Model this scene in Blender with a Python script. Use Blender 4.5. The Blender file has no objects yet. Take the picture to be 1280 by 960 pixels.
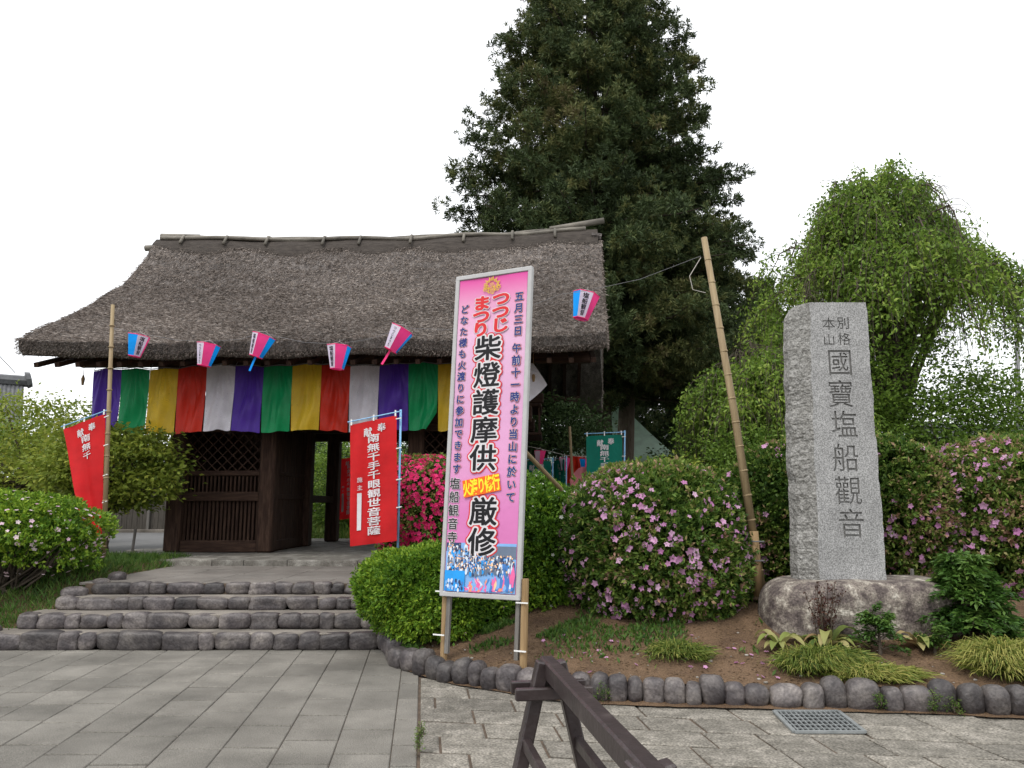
import bpy, math, random
import numpy as np
from math import sin, cos, pi, radians

random.seed(11)
rng = np.random.default_rng(11)
S = bpy.context.scene
COL = S.collection

# ------------------------------------------------------------------ camera, world, sun, exposure
FPX, PITCH, EYE = 961.0, radians(8.9), 1.6
cam = bpy.data.cameras.new('camera')
cam.sensor_fit = 'HORIZONTAL'
cam.sensor_width = 36.0
cam.lens = FPX / 1280 * 36.0
cam.clip_start, cam.clip_end = 0.05, 3000
cam_ob = bpy.data.objects.new('camera', cam)
COL.objects.link(cam_ob)
cam_ob.location = (0, 0, EYE)
cam_ob.rotation_euler = (radians(90) + PITCH, 0, 0)
S.camera = cam_ob

SUN_EL, SUN_AZ = radians(58), radians(215)          # soft sun behind and to the left of the camera
w = bpy.data.worlds.new('World')
S.world = w
w.use_nodes = True
nt = w.node_tree
nt.nodes.clear()
out = nt.nodes.new('ShaderNodeOutputWorld')
bg = nt.nodes.new('ShaderNodeBackground')
sky = nt.nodes.new('ShaderNodeTexSky')
sky.sky_type = 'NISHITA'
sky.sun_disc = False
sky.sun_elevation = SUN_EL
sky.sun_rotation = SUN_AZ
sky.air_density, sky.dust_density, sky.ozone_density = 1.0, 4.0, 1.0
hsv = nt.nodes.new('ShaderNodeHueSaturation')
hsv.inputs['Saturation'].default_value = 0.35
mx = nt.nodes.new('ShaderNodeMix')
mx.data_type = 'RGBA'
mx.inputs[0].default_value = 0.78                    # closed cloud cover
mx.inputs[7].default_value = (10.8, 10.95, 11.2, 1)
nt.links.new(sky.outputs[0], hsv.inputs['Color'])
nt.links.new(hsv.outputs[0], mx.inputs[6])
nt.links.new(mx.outputs[2], bg.inputs[0])
bg.inputs[1].default_value = 0.10
nt.links.new(bg.outputs[0], out.inputs[0])

sl = bpy.data.lights.new('sun', 'SUN')
sl.energy = 1.1
sl.angle = radians(18)
sl.color = (1.0, 0.96, 0.9)
so = bpy.data.objects.new('sun', sl)
COL.objects.link(so)
so.location = (-10, -10, 30)
so.rotation_euler = (radians(90) - SUN_EL, 0, radians(180) - SUN_AZ)

S.view_settings.view_transform = 'Standard'
S.view_settings.look = 'None'
S.view_settings.exposure = 0.75
S.view_settings.gamma = 1.0
S.view_settings.use_curve_mapping = False
S.render.engine = 'CYCLES'
S.cycles.max_bounces = 6
S.cycles.transparent_max_bounces = 8
S.cycles.use_denoising = True

# ------------------------------------------------------------------ helpers
cp, sp = cos(PITCH), sin(PITCH)


def ray(px, py):
    u = (px - 640) / FPX
    v = (480 - py) / FPX
    return np.array([u, cp - v * sp, sp + v * cp])


def W(px, py, Y):
    d = ray(px, py)
    t = Y / d[1]
    return np.array([d[0] * t, Y, EYE + d[2] * t])


def GZ(px, py, z):
    d = ray(px, py)
    t = (z - EYE) / d[2]
    return np.array([d[0] * t, d[1] * t, z])


def unit(a):
    a = np.asarray(a, float)
    return a / np.maximum(np.linalg.norm(a, axis=-1, keepdims=True), 1e-9)


def wob(P, f, seed, n=5):
    """smooth pseudo noise in about -1..1 at points P (N,3)"""
    r = np.random.default_rng(seed)
    P = np.asarray(P, float)
    o = np.zeros(P.shape[0])
    for i in range(n):
        k = unit(r.normal(size=3)) * f * (0.6 + 0.25 * i)
        o += np.sin(P @ k + r.uniform(0, 6.28)) / (1 + 0.35 * i)
    return o / 2.2


def sm(t):
    t = np.clip(t, 0, 1)
    return t * t * (3 - 2 * t)


class MB:
    """collects shapes; .obj() links them as ONE mesh object"""

    def __init__(self):
        self.v, self.f, self.m, self.t = [], [], [], []

    def add(self, V, F, mi=0, tone=0.5):
        n = len(self.v)
        V = np.asarray(V, float)
        self.v.extend(map(tuple, V))
        self.f.extend([tuple(int(i) + n for i in q) for q in F])
        self.m.extend([mi] * len(F))
        if np.isscalar(tone):
            self.t.extend([tone] * len(V))
        else:
            self.t.extend(list(tone))
        return self

    def box(self, c, s, mi=0, ax=None, tone=0.5, bev=0.0):
        """box with centre c, full size s, optional axes (3 row vectors); bev chamfers the edges"""
        h = np.array(s) / 2
        A = np.eye(3) if ax is None else np.array(ax, float)
        b = min(bev, min(h) * 0.45)
        if b <= 0:
            V = [(x * h[0], y * h[1], z * h[2]) for x in (-1, 1) for y in (-1, 1) for z in (-1, 1)]
            F = [(0, 1, 3, 2), (4, 6, 7, 5), (0, 4, 5, 1), (2, 3, 7, 6), (0, 2, 6, 4), (1, 5, 7, 3)]
            self.add(np.array(V) @ A + np.array(c), F, mi, tone)
            return self
        bm = []
        idx = {}
        for x in (-1, 1):
            for y in (-1, 1):
                for z in (-1, 1):
                    for a in range(3):
                        p = [x * (h[0] - b), y * (h[1] - b), z * (h[2] - b)]
                        p[a] = (x, y, z)[a] * h[a]
                        idx[(x, y, z, a)] = len(bm)
                        bm.append(p)
        F = []
        for a in range(3):
            o = [i for i in range(3) if i != a]
            for s_ in (-1, 1):
                q = []
                for (p, r_) in ((-1, -1), (1, -1), (1, 1), (-1, 1)):
                    k = [0, 0, 0]
                    k[a], k[o[0]], k[o[1]] = s_, p, r_
                    q.append(idx[(k[0], k[1], k[2], a)])
                F.append(q)
        for a in range(3):
            o = [i for i in range(3) if i != a]
            for p in (-1, 1):
                for r_ in (-1, 1):
                    k0, k1 = [0, 0, 0], [0, 0, 0]
                    k0[a], k1[a] = -1, 1
                    k0[o[0]] = k1[o[0]] = p
                    k0[o[1]] = k1[o[1]] = r_
                    F.append((idx[(*k0, o[0])], idx[(*k1, o[0])], idx[(*k1, o[1])], idx[(*k0, o[1])]))
        for x in (-1, 1):
            for y in (-1, 1):
                for z in (-1, 1):
                    F.append(tuple(idx[(x, y, z, a)] for a in range(3)))
        self.add(np.array(bm) @ A + np.array(c), F, mi, tone)
        return self

    def bar(self, p, q, wdt, hgt, mi=0, up=(0, 0, 1), tone=0.5, bev=0.0):
        """rectangular bar from p to q"""
        p, q = np.array(p, float), np.array(q, float)
        d = q - p
        L = np.linalg.norm(d)
        x = d / L
        y = unit(np.cross(up, x))
        z = np.cross(x, y)
        return self.box((p + q) / 2, (L, wdt, hgt), mi, (x, y, z), tone, bev)

    def tube(self, pts, rad, n=8, mi=0, cap=True, tone=0.5):
        pts = np.array(pts, float)
        k = len(pts)
        rad = np.broadcast_to(np.asarray(rad, float), (k,))
        T = np.gradient(pts, axis=0)
        T = unit(T)
        ref = np.array([0, 0, 1.0]) if abs(T[0][2]) < 0.9 else np.array([1.0, 0, 0])
        V = []
        for i in range(k):
            a = unit(np.cross(ref, T[i]))
            b = np.cross(T[i], a)
            ref2 = np.cross(a, T[i])
            ref = -ref2 if np.dot(ref2, ref) < 0 else ref2
            for j in range(n):
                th = 2 * pi * j / n
                V.append(pts[i] + rad[i] * (cos(th) * a + sin(th) * b))
        F = [(i * n + j, i * n + (j + 1) % n, (i + 1) * n + (j + 1) % n, (i + 1) * n + j) for i in range(k - 1) for j in range(n)]
        if cap:
            F.append(tuple(range(n - 1, -1, -1)))
            F.append(tuple((k - 1) * n + j for j in range(n)))
        return self.add(V, F, mi, tone)

    def prism(self, poly, p0, ex, ey, ez, depth, mi=0, tone=0.5):
        """polygon (2D) in plane ex,ey at p0 extruded by depth along ez"""
        p0, ex, ey, ez = [np.array(a, float) for a in (p0, ex, ey, ez)]
        n = len(poly)
        a = [p0 + x * ex + y * ey for x, y in poly]
        V = a + [q + ez * depth for q in a]
        F = [tuple(range(n - 1, -1, -1)), tuple(range(n, 2 * n))]
        F += [(i, (i + 1) % n, n + (i + 1) % n, n + i) for i in range(n)]
        return self.add(V, F, mi, tone)

    def grid(self, fn, nu, nv, mi=0, tone=0.5):
        V = [fn(i / (nu - 1), j / (nv - 1)) for j in range(nv) for i in range(nu)]
        F = [(j * nu + i, j * nu + i + 1, (j + 1) * nu + i + 1, (j + 1) * nu + i) for j in range(nv - 1) for i in range(nu - 1)]
        return self.add(V, F, mi, tone)

    def obj(self, name, mats, parent=None, world=True, smooth=False, **kw):
        V = np.array(self.v, float)
        if parent is not None and world:
            V = V - np.array(root_of(parent).location)
        me = bpy.data.meshes.new(name)
        me.from_pydata(V.tolist(), [], self.f)
        fin(me, mats, self.m, self.t, smooth)
        return put(name, me, parent, **kw)


def fin(me, mats, midx, tone, smooth):
    for m_ in (mats if isinstance(mats, (list, tuple)) else [mats]):
        me.materials.append(m_)
    if midx is not None:
        me.polygons.foreach_set('material_index', np.asarray(midx, np.int32))
    if tone is not None:
        at = me.attributes.new('tone', 'FLOAT', 'POINT')
        at.data.foreach_set('value', np.asarray(tone, np.float32))
    if smooth:
        me.polygons.foreach_set('use_smooth', np.ones(len(me.polygons), bool))
    me.update()


def qmesh(name, V, mats, midx=None, tone=None, smooth=False, parent=None, world=True, k=4, **kw):
    """fast mesh of separate k-gons; V is (N*k,3)"""
    V = np.asarray(V, np.float32)
    if parent is not None and world:
        V = V - np.array(root_of(parent).location, np.float32)
    n = len(V) // k
    me = bpy.data.meshes.new(name)
    me.vertices.add(n * k)
    me.vertices.foreach_set('co', V.ravel())
    me.loops.add(n * k)
    me.loops.foreach_set('vertex_index', np.arange(n * k, dtype=np.int32))
    me.polygons.add(n)
    me.polygons.foreach_set('loop_start', np.arange(0, n * k, k, dtype=np.int32))
    me.update(calc_edges=True)
    fin(me, mats, midx, tone, smooth)
    return put(name, me, parent, **kw)


def root_of(o):
    while o.parent:
        o = o.parent
    return o


def props(o, label=None, cat=None, group=None, kind=None):
    if label:
        o['label'] = label
    if cat:
        o['category'] = cat
    if group:
        o['group'] = group
    if kind:
        o['kind'] = kind
    return o


def put(name, me, parent=None, **kw):
    o = bpy.data.objects.new(name, me)
    COL.objects.link(o)
    if parent is not None:
        o.parent = parent
    return props(o, **kw)


def thing(name, label, cat, loc=(0, 0, 0), group=None, rot=(0, 0, 0)):
    o = bpy.data.objects.new(name, None)
    COL.objects.link(o)
    o.empty_display_size = 0.2
    o.location = tuple(float(a) for a in loc)
    o.rotation_euler = rot
    return props(o, label, cat, group)


# ------------------------------------------------------------------ materials
def nodes(name):
    m = bpy.data.materials.new(name)
    m.use_nodes = True
    t = m.node_tree
    t.nodes.clear()
    o = t.nodes.new('ShaderNodeOutputMaterial')
    return m, t, o


def ramp(t, cols, pos=None):
    r = t.nodes.new('ShaderNodeValToRGB')
    e = r.color_ramp.elements
    k = len(cols)
    pos = pos or [i / (k - 1) for i in range(k)]
    e[0].position, e[0].color = pos[0], (*cols[0], 1)
    e[1].position, e[1].color = pos[-1], (*cols[-1], 1)
    for i in range(1, k - 1):
        n = e.new(pos[i])
        n.color = (*cols[i], 1)
    return r


def mat(name, cols, scale=6.0, rough=0.8, bump=0.25, bscale=40.0, stretch=(1, 1, 1), spec=0.3, pos=None, tone=0.0,
        detail=6.0, speck=None, metal=0.0, bdist=0.01, stain=None):
    """noise-mottled principled material; tone = how far the per-piece attribute shifts the brightness;
    speck = (scale, amount) adds a fine grain"""
    m, t, o = nodes(name)
    tc = t.nodes.new('ShaderNodeTexCoord')
    mp = t.nodes.new('ShaderNodeMapping')
    mp.inputs['Scale'].default_value = stretch
    t.links.new(tc.outputs['Object'], mp.inputs[0])
    n1 = t.nodes.new('ShaderNodeTexNoise')
    n1.inputs['Scale'].default_value = scale
    n1.inputs['Detail'].default_value = detail
    n1.inputs['Roughness'].default_value = 0.6
    t.links.new(mp.outputs[0], n1.inputs['Vector'])
    r = ramp(t, cols, pos or [0.3 + 0.4 * i / (len(cols) - 1) for i in range(len(cols))])
    t.links.new(n1.outputs[0], r.inputs[0])
    colr = r.outputs[0]
    if tone:
        a = t.nodes.new('ShaderNodeAttribute')
        a.attribute_name = 'tone'
        mr = t.nodes.new('ShaderNodeMapRange')
        mr.inputs[3].default_value = 1 - tone
        mr.inputs[4].default_value = 1 + tone
        t.links.new(a.outputs['Fac'], mr.inputs[0])
        mm = t.nodes.new('ShaderNodeVectorMath')
        mm.operation = 'SCALE'
        t.links.new(colr, mm.inputs[0])
        t.links.new(mr.outputs[0], mm.inputs['Scale'])
        colr = mm.outputs[0]
    if stain:
        n4 = t.nodes.new('ShaderNodeTexNoise')
        n4.inputs['Scale'].default_value = stain[0]
        n4.inputs['Detail'].default_value = 7
        n4.inputs['Roughness'].default_value = .65
        t.links.new(tc.outputs['Object'], n4.inputs['Vector'])
        mr = t.nodes.new('ShaderNodeMapRange')
        mr.inputs[1].default_value, mr.inputs[2].default_value = 0.36, 0.6
        mr.inputs[3].default_value, mr.inputs[4].default_value = 1 - stain[1], 1.05
        t.links.new(n4.outputs[0], mr.inputs[0])
        mm = t.nodes.new('ShaderNodeVectorMath')
        mm.operation = 'SCALE'
        t.links.new(colr, mm.inputs[0])
        t.links.new(mr.outputs[0], mm.inputs['Scale'])
        colr = mm.outputs[0]
    n3 = None
    if speck:
        n3 = t.nodes.new('ShaderNodeTexNoise')
        n3.inputs['Scale'].default_value = speck[0]
        n3.inputs['Detail'].default_value = 2
        t.links.new(tc.outputs['Object'], n3.inputs['Vector'])
        mr = t.nodes.new('ShaderNodeMapRange')
        mr.inputs[1].default_value, mr.inputs[2].default_value = 0.35, 0.65
        mr.inputs[3].default_value, mr.inputs[4].default_value = 1 - speck[1], 1 + speck[1]
        t.links.new(n3.outputs[0], mr.inputs[0])
        mm = t.nodes.new('ShaderNodeVectorMath')
        mm.operation = 'SCALE'
        t.links.new(colr, mm.inputs[0])
        t.links.new(mr.outputs[0], mm.inputs['Scale'])
        colr = mm.outputs[0]
    b = t.nodes.new('ShaderNodeBsdfPrincipled')
    t.links.new(colr, b.inputs['Base Color'])
    b.inputs['Roughness'].default_value = rough
    b.inputs['Metallic'].default_value = metal
    b.inputs['Specular IOR Level'].default_value = spec
    if bump:
        n2 = t.nodes.new('ShaderNodeTexNoise')
        n2.inputs['Scale'].default_value = bscale
        n2.inputs['Detail'].default_value = 5
        t.links.new(mp.outputs[0], n2.inputs['Vector'])
        bp = t.nodes.new('ShaderNodeBump')
        bp.inputs['Strength'].default_value = bump
        bp.inputs['Distance'].default_value = bdist
        t.links.new(n2.outputs[0], bp.inputs['Height'])
        t.links.new(bp.outputs[0], b.inputs['Normal'])
    t.links.new(b.outputs[0], o.inputs[0])
    return m


def leafmat(name, cols, pos=None, trans=0.3, rough=0.55, spec=0.25):
    """leaf: colour from the per-leaf attribute, part of the light passes through"""
    m, t, o = nodes(name)
    a = t.nodes.new('ShaderNodeAttribute')
    a.attribute_name = 'tone'
    r = ramp(t, cols, pos)
    t.links.new(a.outputs['Fac'], r.inputs[0])
    b = t.nodes.new('ShaderNodeBsdfPrincipled')
    b.inputs['Roughness'].default_value = rough
    b.inputs['Specular IOR Level'].default_value = spec
    t.links.new(r.outputs[0], b.inputs['Base Color'])
    tr = t.nodes.new('ShaderNodeBsdfTranslucent')
    t.links.new(r.outputs[0], tr.inputs[0])
    mix = t.nodes.new('ShaderNodeMixShader')
    mix.inputs[0].default_value = trans
    t.links.new(b.outputs[0], mix.inputs[1])
    t.links.new(tr.outputs[0], mix.inputs[2])
    t.links.new(mix.outputs[0], o.inputs[0])
    return m


def cloth(name, col, damask=0.0, trans=0.25, rough=0.7, sheen=0.0):
    m, t, o = nodes(name)
    tc = t.nodes.new('ShaderNodeTexCoord')
    n1 = t.nodes.new('ShaderNodeTexNoise')
    n1.inputs['Scale'].default_value = 3.0
    n1.inputs['Detail'].default_value = 4
    t.links.new(tc.outputs['Object'], n1.inputs['Vector'])
    r = ramp(t, [tuple(c * 0.88 for c in col), tuple(min(1, c * 1.1) for c in col)], [0.35, 0.65])
    t.links.new(n1.outputs[0], r.inputs[0])
    b = t.nodes.new('ShaderNodeBsdfPrincipled')
    b.inputs['Roughness'].default_value = rough
    b.inputs['Specular IOR Level'].default_value = 0.3
    colr = r.outputs[0]
    if damask:
        vo = t.nodes.new('ShaderNodeTexVoronoi')
        vo.inputs['Scale'].default_value = 9.0
        vo.inputs['Randomness'].default_value = 0.15
        t.links.new(tc.outputs['Object'], vo.inputs['Vector'])
        wv = t.nodes.new('ShaderNodeMath')
        wv.operation = 'SINE'
        ml = t.nodes.new('ShaderNodeMath')
        ml.operation = 'MULTIPLY'
        ml.inputs[1].default_value = 55
        t.links.new(vo.outputs['Distance'], ml.inputs[0])
        t.links.new(ml.outputs[0], wv.inputs[0])
        mr = t.nodes.new('ShaderNodeMapRange')
        mr.inputs[1].default_value, mr.inputs[2].default_value = -1, 1
        mr.inputs[3].default_value, mr.inputs[4].default_value = rough - damask, rough + damask * 0.5
        t.links.new(wv.outputs[0], mr.inputs[0])
        t.links.new(mr.outputs[0], b.inputs['Roughness'])
        mr2 = t.nodes.new('ShaderNodeMapRange')
        mr2.inputs[1].default_value, mr2.inputs[2].default_value = -1, 1
        mr2.inputs[3].default_value, mr2.inputs[4].default_value = 0.9, 1.12
        t.links.new(wv.outputs[0], mr2.inputs[0])
        mm = t.nodes.new('ShaderNodeVectorMath')
        mm.operation = 'SCALE'
        t.links.new(colr, mm.inputs[0])
        t.links.new(mr2.outputs[0], mm.inputs['Scale'])
        colr = mm.outputs[0]
    t.links.new(colr, b.inputs['Base Color'])
    nb = t.nodes.new('ShaderNodeTexNoise')
    nb.inputs['Scale'].default_value = 14
    t.links.new(tc.outputs['Object'], nb.inputs['Vector'])
    bp = t.nodes.new('ShaderNodeBump')
    bp.inputs['Strength'].default_value = 0.25
    bp.inputs['Distance'].default_value = 0.02
    t.links.new(nb.outputs[0], bp.inputs['Height'])
    t.links.new(bp.outputs[0], b.inputs['Normal'])
    tr = t.nodes.new('ShaderNodeBsdfTranslucent')
    t.links.new(colr, tr.inputs[0])
    mix = t.nodes.new('ShaderNodeMixShader')
    mix.inputs[0].default_value = trans
    t.links.new(b.outputs[0], mix.inputs[1])
    t.links.new(tr.outputs[0], mix.inputs[2])
    t.links.new(mix.outputs[0], o.inputs[0])
    return m


def plain(name, col, rough=0.6, spec=0.3):
    return mat(name, [tuple(c * 0.92 for c in col), tuple(min(1, c * 1.06) for c in col)], 12, rough, 0.05, 60, spec=spec)


M = {}
M['slab'] = mat('granite slab', [(.114, .107, .093), (.152, .143, .125), (.189, .178, .156)], 1.6, .85, .35, 90, tone=.13, speck=(130, .34), pos=[.32, .5, .66], stain=(.9, .22))
M['block'] = mat('stone block', [(.113, .104, .087), (.170, .157, .133), (.259, .238, .206)], 7, .85, 1.0, 26, tone=.22, speck=(60, .38), stain=(1.3, .13), bdist=.02)
M['mortar'] = mat('joint sand', [(.054, .041, .030), (.115, .084, .061)], 9, .95, .4, 60)
M['earth'] = mat('brown soil', [(.069, .040, .024), (.112, .070, .039), (.156, .098, .059)], 2.6, .95, .8, 45, speck=(70, .3), bdist=.03)
M['ground'] = mat('packed earth', [(.08, .075, .055), (.14, .125, .1)], .8, .95, .4, 20)
M['asphalt'] = mat('asphalt', [(.1, .1, .1), (.14, .14, .14)], 2, .9, .3, 80)
M['concrete'] = mat('step concrete', [(.146, .128, .110), (.218, .197, .171)], 3, .9, .4, 60, speck=(120, .2), stain=(1.6, .35))
M['path'] = mat('worn path stone', [(.135, .121, .108), (.189, .175, .158)], 2.5, .85, .3, 60, tone=.1, speck=(120, .15), stain=(1.2, .25))
M['cobble'] = mat('river stone', [(.026, .022, .024), (.054, .046, .047), (.105, .092, .088), (.175, .155, .141)], 4, .52, .6, 22, spec=.45, tone=.45, speck=(45, .25), bdist=.02)
M['boulder'] = mat('weathered boulder', [(.041, .032, .032), (.100, .081, .074), (.199, .173, .146), (.468, .437, .378)], 8.0, .85, .8, 18, speck=(60, .35), bdist=.03)
M['granite'] = mat('grey granite', [(.246, .246, .243), (.308, .308, .305)], 5, .75, .25, 120, speck=(85, .42), stain=(2.2, .13))
M['granite_rough'] = mat('split granite', [(.160, .156, .143), (.301, .296, .282)], 16, .9, 1.0, 22, speck=(60, .3), bdist=.05)
M['granite_cut'] = mat('carved groove', [(.19, .187, .18), (.25, .247, .24)], 20, .9, .3, 60)  # darker than the face: shade of the cut letters put into the colour
M['platform'] = mat('platform stone', [(.1, .09, .078), (.17, .16, .14), (.32, .31, .28)], 5, .85, .4, 40, tone=.25, speck=(60, .2))
M['timber'] = mat('dark gate timber', [(.019, .009, .007), (.040, .022, .015), (.074, .043, .029)], 3, .8, .4, 14, stretch=(9, 9, 1), spec=.2)
M['timber_h'] = mat('dark beam timber', [(.019, .009, .007), (.040, .022, .015), (.074, .043, .029)], 3, .8, .4, 14, stretch=(1, 9, 9), spec=.2)
M['thatch'] = mat('old thatch', [(.072, .064, .058), (.159, .141, .131), (.252, .228, .213)], 3.5, .95, 1.0, 26, stretch=(2.5, 1, 1), speck=(38, .35), bdist=.06, stain=(.7, .3))
M['straw'] = leafmat('straw', [(.096, .080, .069), (.241, .204, .179), (.479, .423, .380)], trans=.1, rough=.9, spec=.1)
M['bark_cap'] = mat('ridge bark', [(.026, .021, .018), (.063, .053, .045)], 6, .9, .6, 20, stretch=(1, 4, 4))
M['bamboo_grey'] = mat('grey bamboo', [(.124, .112, .093), (.223, .205, .174)], 5, .7, .3, 30, stretch=(1, 6, 6), stain=(1.5, .5))
M['bamboo'] = mat('dry bamboo', [(.200, .144, .076), (.304, .232, .132)], 4, .55, .2, 30, stretch=(6, 6, .6))
M['stake'] = mat('pine stake', [(.240, .152, .072), (.336, .232, .120)], 5, .7, .2, 30, stretch=(8, 8, .6))
M['greywood'] = mat('grey batten', [(.12, .11, .1), (.2, .19, .175)], 5, .85, .3, 30, stretch=(8, 8, .6))
M['brown_rail'] = mat('painted brown rail', [(.019, .013, .013), (.034, .024, .024), (.075, .061, .057)], 7, .36, .35, 28, spec=.5, pos=[.3, .6, .78])
M['bark'] = mat('cedar bark', [(.035, .026, .02), (.085, .065, .05)], 4, .95, .9, 16, stretch=(5, 5, .6), bdist=.04)
M['bark_pale'] = mat('pale bark', [(.1, .08, .06), (.19, .155, .12)], 5, .95, .8, 16, stretch=(4, 4, .8), bdist=.04)
M['twig'] = mat('twig bark', [(.05, .04, .03), (.1, .08, .06)], 8, .9, .3, 30)
M['tile'] = mat('grey roof tile', [(.07, .072, .078), (.14, .145, .15)], 5, .6, .3, 30)
M['plaster'] = mat('white plaster', [(.6, .6, .58), (.72, .72, .7)], 2, .9, .1, 30)
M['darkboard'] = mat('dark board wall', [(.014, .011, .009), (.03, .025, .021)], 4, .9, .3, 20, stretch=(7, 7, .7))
M['greyboard'] = mat('weathered fence board', [(.055, .048, .04), (.1, .09, .078)], 4, .9, .3, 20, stretch=(7, 7, .7))
M['steel'] = mat('galvanised grate', [(.24, .26, .26), (.36, .38, .38)], 9, .5, .1, 60, metal=.6, spec=.5)
M['black'] = plain('pit black', (.012, .012, .013), .9)
M['wire'] = plain('wire', (.2, .2, .21), .6)
M['rope'] = plain('cord', (.4, .38, .34), .8)
M['tie'] = plain('white tie', (.75, .75, .73), .5)
M['white_frame'] = plain('white frame', (.42, .42, .42), .45)
M['ink'] = plain('black ink', (.006, .006, .008), .6)
M['navy'] = plain('navy ink', (.02, .03, .17), .6)
M['red_ink'] = plain('red ink', (.6, .025, .03), .6)
M['orange_ink'] = plain('orange ink', (.8, .13, .01), .6)
M['yellow_ink'] = plain('yellow ink', (.9, .72, .03), .6)
M['gold_ink'] = plain('gold ink', (.62, .4, .05), .5)
M['white_ink'] = plain('white ink', (.62, .6, .62), .6)
M['tent'] = cloth('pale green canvas', (.58, .76, .63), trans=.35)
M['red_cloth'] = cloth('red flag cloth', (.62, .014, .018), trans=.3)
M['green_cloth'] = cloth('green flag cloth', (.0, .17, .12), trans=.3)
M['blue_pole'] = plain('light blue pole', (.2, .42, .66), .4)
M['c_purple'] = cloth('purple damask', (.085, .03, .36), .2, rough=.5)
M['c_green'] = cloth('green damask', (.006, .3, .1), .2, rough=.5)
M['c_yellow'] = cloth('yellow damask', (.7, .47, .03), .2, rough=.5)
M['c_red'] = cloth('red damask', (.62, .03, .012), .2, rough=.5)
M['c_white'] = cloth('white damask', (.72, .7, .76), .2, rough=.5)
M['l_pink'] = cloth('pink lantern paper', (.92, .06, .26), trans=.3)
M['l_blue'] = cloth('blue lantern paper', (.0, .32, .88), trans=.3)
M['l_white'] = cloth('white lantern paper', (.62, .57, .66), trans=.3)
# foliage
M['azalea'] = leafmat('azalea leaf', [(.032, .072, .014), (.102, .181, .032), (.233, .310, .065), (.406, .236, .121)], [0, .45, .8, 1])
M['azalea_olive'] = leafmat('azalea leaf with browned tips', [(.03, .07, .012), (.1, .18, .03), (.2, .27, .05), (.42, .25, .18)], [0, .4, .7, 1])
M['azalea_fresh'] = leafmat('fresh azalea leaf', [(.034, .092, .011), (.113, .229, .020), (.284, .403, .036)], [0, .5, 1])
M['deepleaf'] = leafmat('deep green leaf', [(.017, .050, .010), (.064, .141, .025), (.151, .246, .052)], [0, .5, 1], rough=.4)
M['cherryleaf'] = leafmat('weeping tree leaf', [(.056, .111, .018), (.164, .268, .039), (.330, .415, .075)], [0, .5, 1], trans=.4)
M['mapleleaf'] = leafmat('yellow green leaf', [(.067, .112, .019), (.212, .276, .039), (.424, .431, .077)], [0, .5, 1], trans=.4)
M['cedarleaf'] = leafmat('cedar spray', [(.021, .036, .014), (.060, .090, .031), (.152, .160, .052), (.135, .115, .055)], [0, .45, .8, 1], trans=.15, rough=.7)
M['woodleaf'] = leafmat('forest leaf', [(.016, .040, .014), (.050, .091, .030), (.099, .149, .050)], [0, .5, 1], trans=.2, rough=.7)
M['grassblade'] = leafmat('grass blade', [(.026, .072, .013), (.078, .156, .026), (.169, .221, .052)], [0, .5, 1], trans=.35)
M['sedge'] = leafmat('yellow green sedge', [(.039, .077, .012), (.137, .186, .029), (.332, .310, .083)], [0, .5, 1], trans=.3)
M['hosta'] = leafmat('withering leaf', [(.07, .12, .025), (.2, .24, .06), (.4, .34, .16), (.22, .12, .06)], [0, .4, .7, 1], trans=.3)
M['bronze'] = leafmat('bronze leaf', [(.03, .012, .01), (.075, .028, .022), (.11, .055, .035)], [0, .5, 1])
M['fl_pink'] = leafmat('pink petal', [(.5, .2, .42), (.64, .33, .55), (.76, .5, .68)], [0, .5, 1], trans=.35, rough=.7)
M['fl_hot'] = leafmat('hot pink petal', [(.45, .008, .08), (.72, .022, .16), (.85, .08, .26)], [0, .5, 1], trans=.3, rough=.7)
M['fl_white'] = leafmat('white petal', [(.595, .612, .544), (.722, .722, .680)], [0, 1], trans=.35, rough=.7)
M['fl_blush'] = leafmat('blush petal', [(.6, .3, .45), (.8, .62, .7), (.9, .8, .82)], [0, .5, 1], trans=.35, rough=.7)


# ------------------------------------------------------------------ foliage makers
def leafquads(P, D, L, wr, fold=.12, rnd=.9):
    P, D = np.asarray(P, float), unit(D)
    n = len(P)
    L = np.broadcast_to(np.asarray(L, float), (n,))[:, None]
    R = np.array([0, 0, 1.0]) + rng.normal(size=(n, 3)) * rnd
    Sd = unit(np.cross(D, R))
    N = np.cross(Sd, D)
    mid = P + D * L * .48
    V = np.stack([P, mid + Sd * L * wr / 2 + N * L * fold, P + D * L, mid - Sd * L * wr / 2 + N * L * fold], 1)
    return V.reshape(-1, 3)


def rep4(t):
    return np.repeat(np.clip(t, 0, 1), 4)


def star_flowers(P, N, size):
    """five-petalled open flowers: returns quads"""
    n = len(P)
    N = unit(N)
    a = unit(np.cross(N, rng.normal(size=(n, 3))))
    b = np.cross(N, a)
    out_ = []
    ph = rng.uniform(0, 6.28, n)
    for k in range(5):
        th = (ph + k * 2 * pi / 5)[:, None]
        rad = a * np.cos(th) + b * np.sin(th)
        sd = -a * np.sin(th) + b * np.cos(th)
        s = np.broadcast_to(np.asarray(size, float), (n,))[:, None]
        base = P
        mid = P + rad * s * .3 + N * s * .17
        tip = P + rad * s * .55 + N * s * .12
        out_.append(np.stack([base, mid + sd * s * .2, tip, mid - sd * s * .2], 1))
    return np.stack(out_, 1).reshape(-1, 3)


def boxy(d, p=2.5):
    h = np.hypot(d[:, 0], d[:, 1])
    return (h ** p + np.abs(d[:, 2]) ** p) ** (1 / p)


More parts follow.
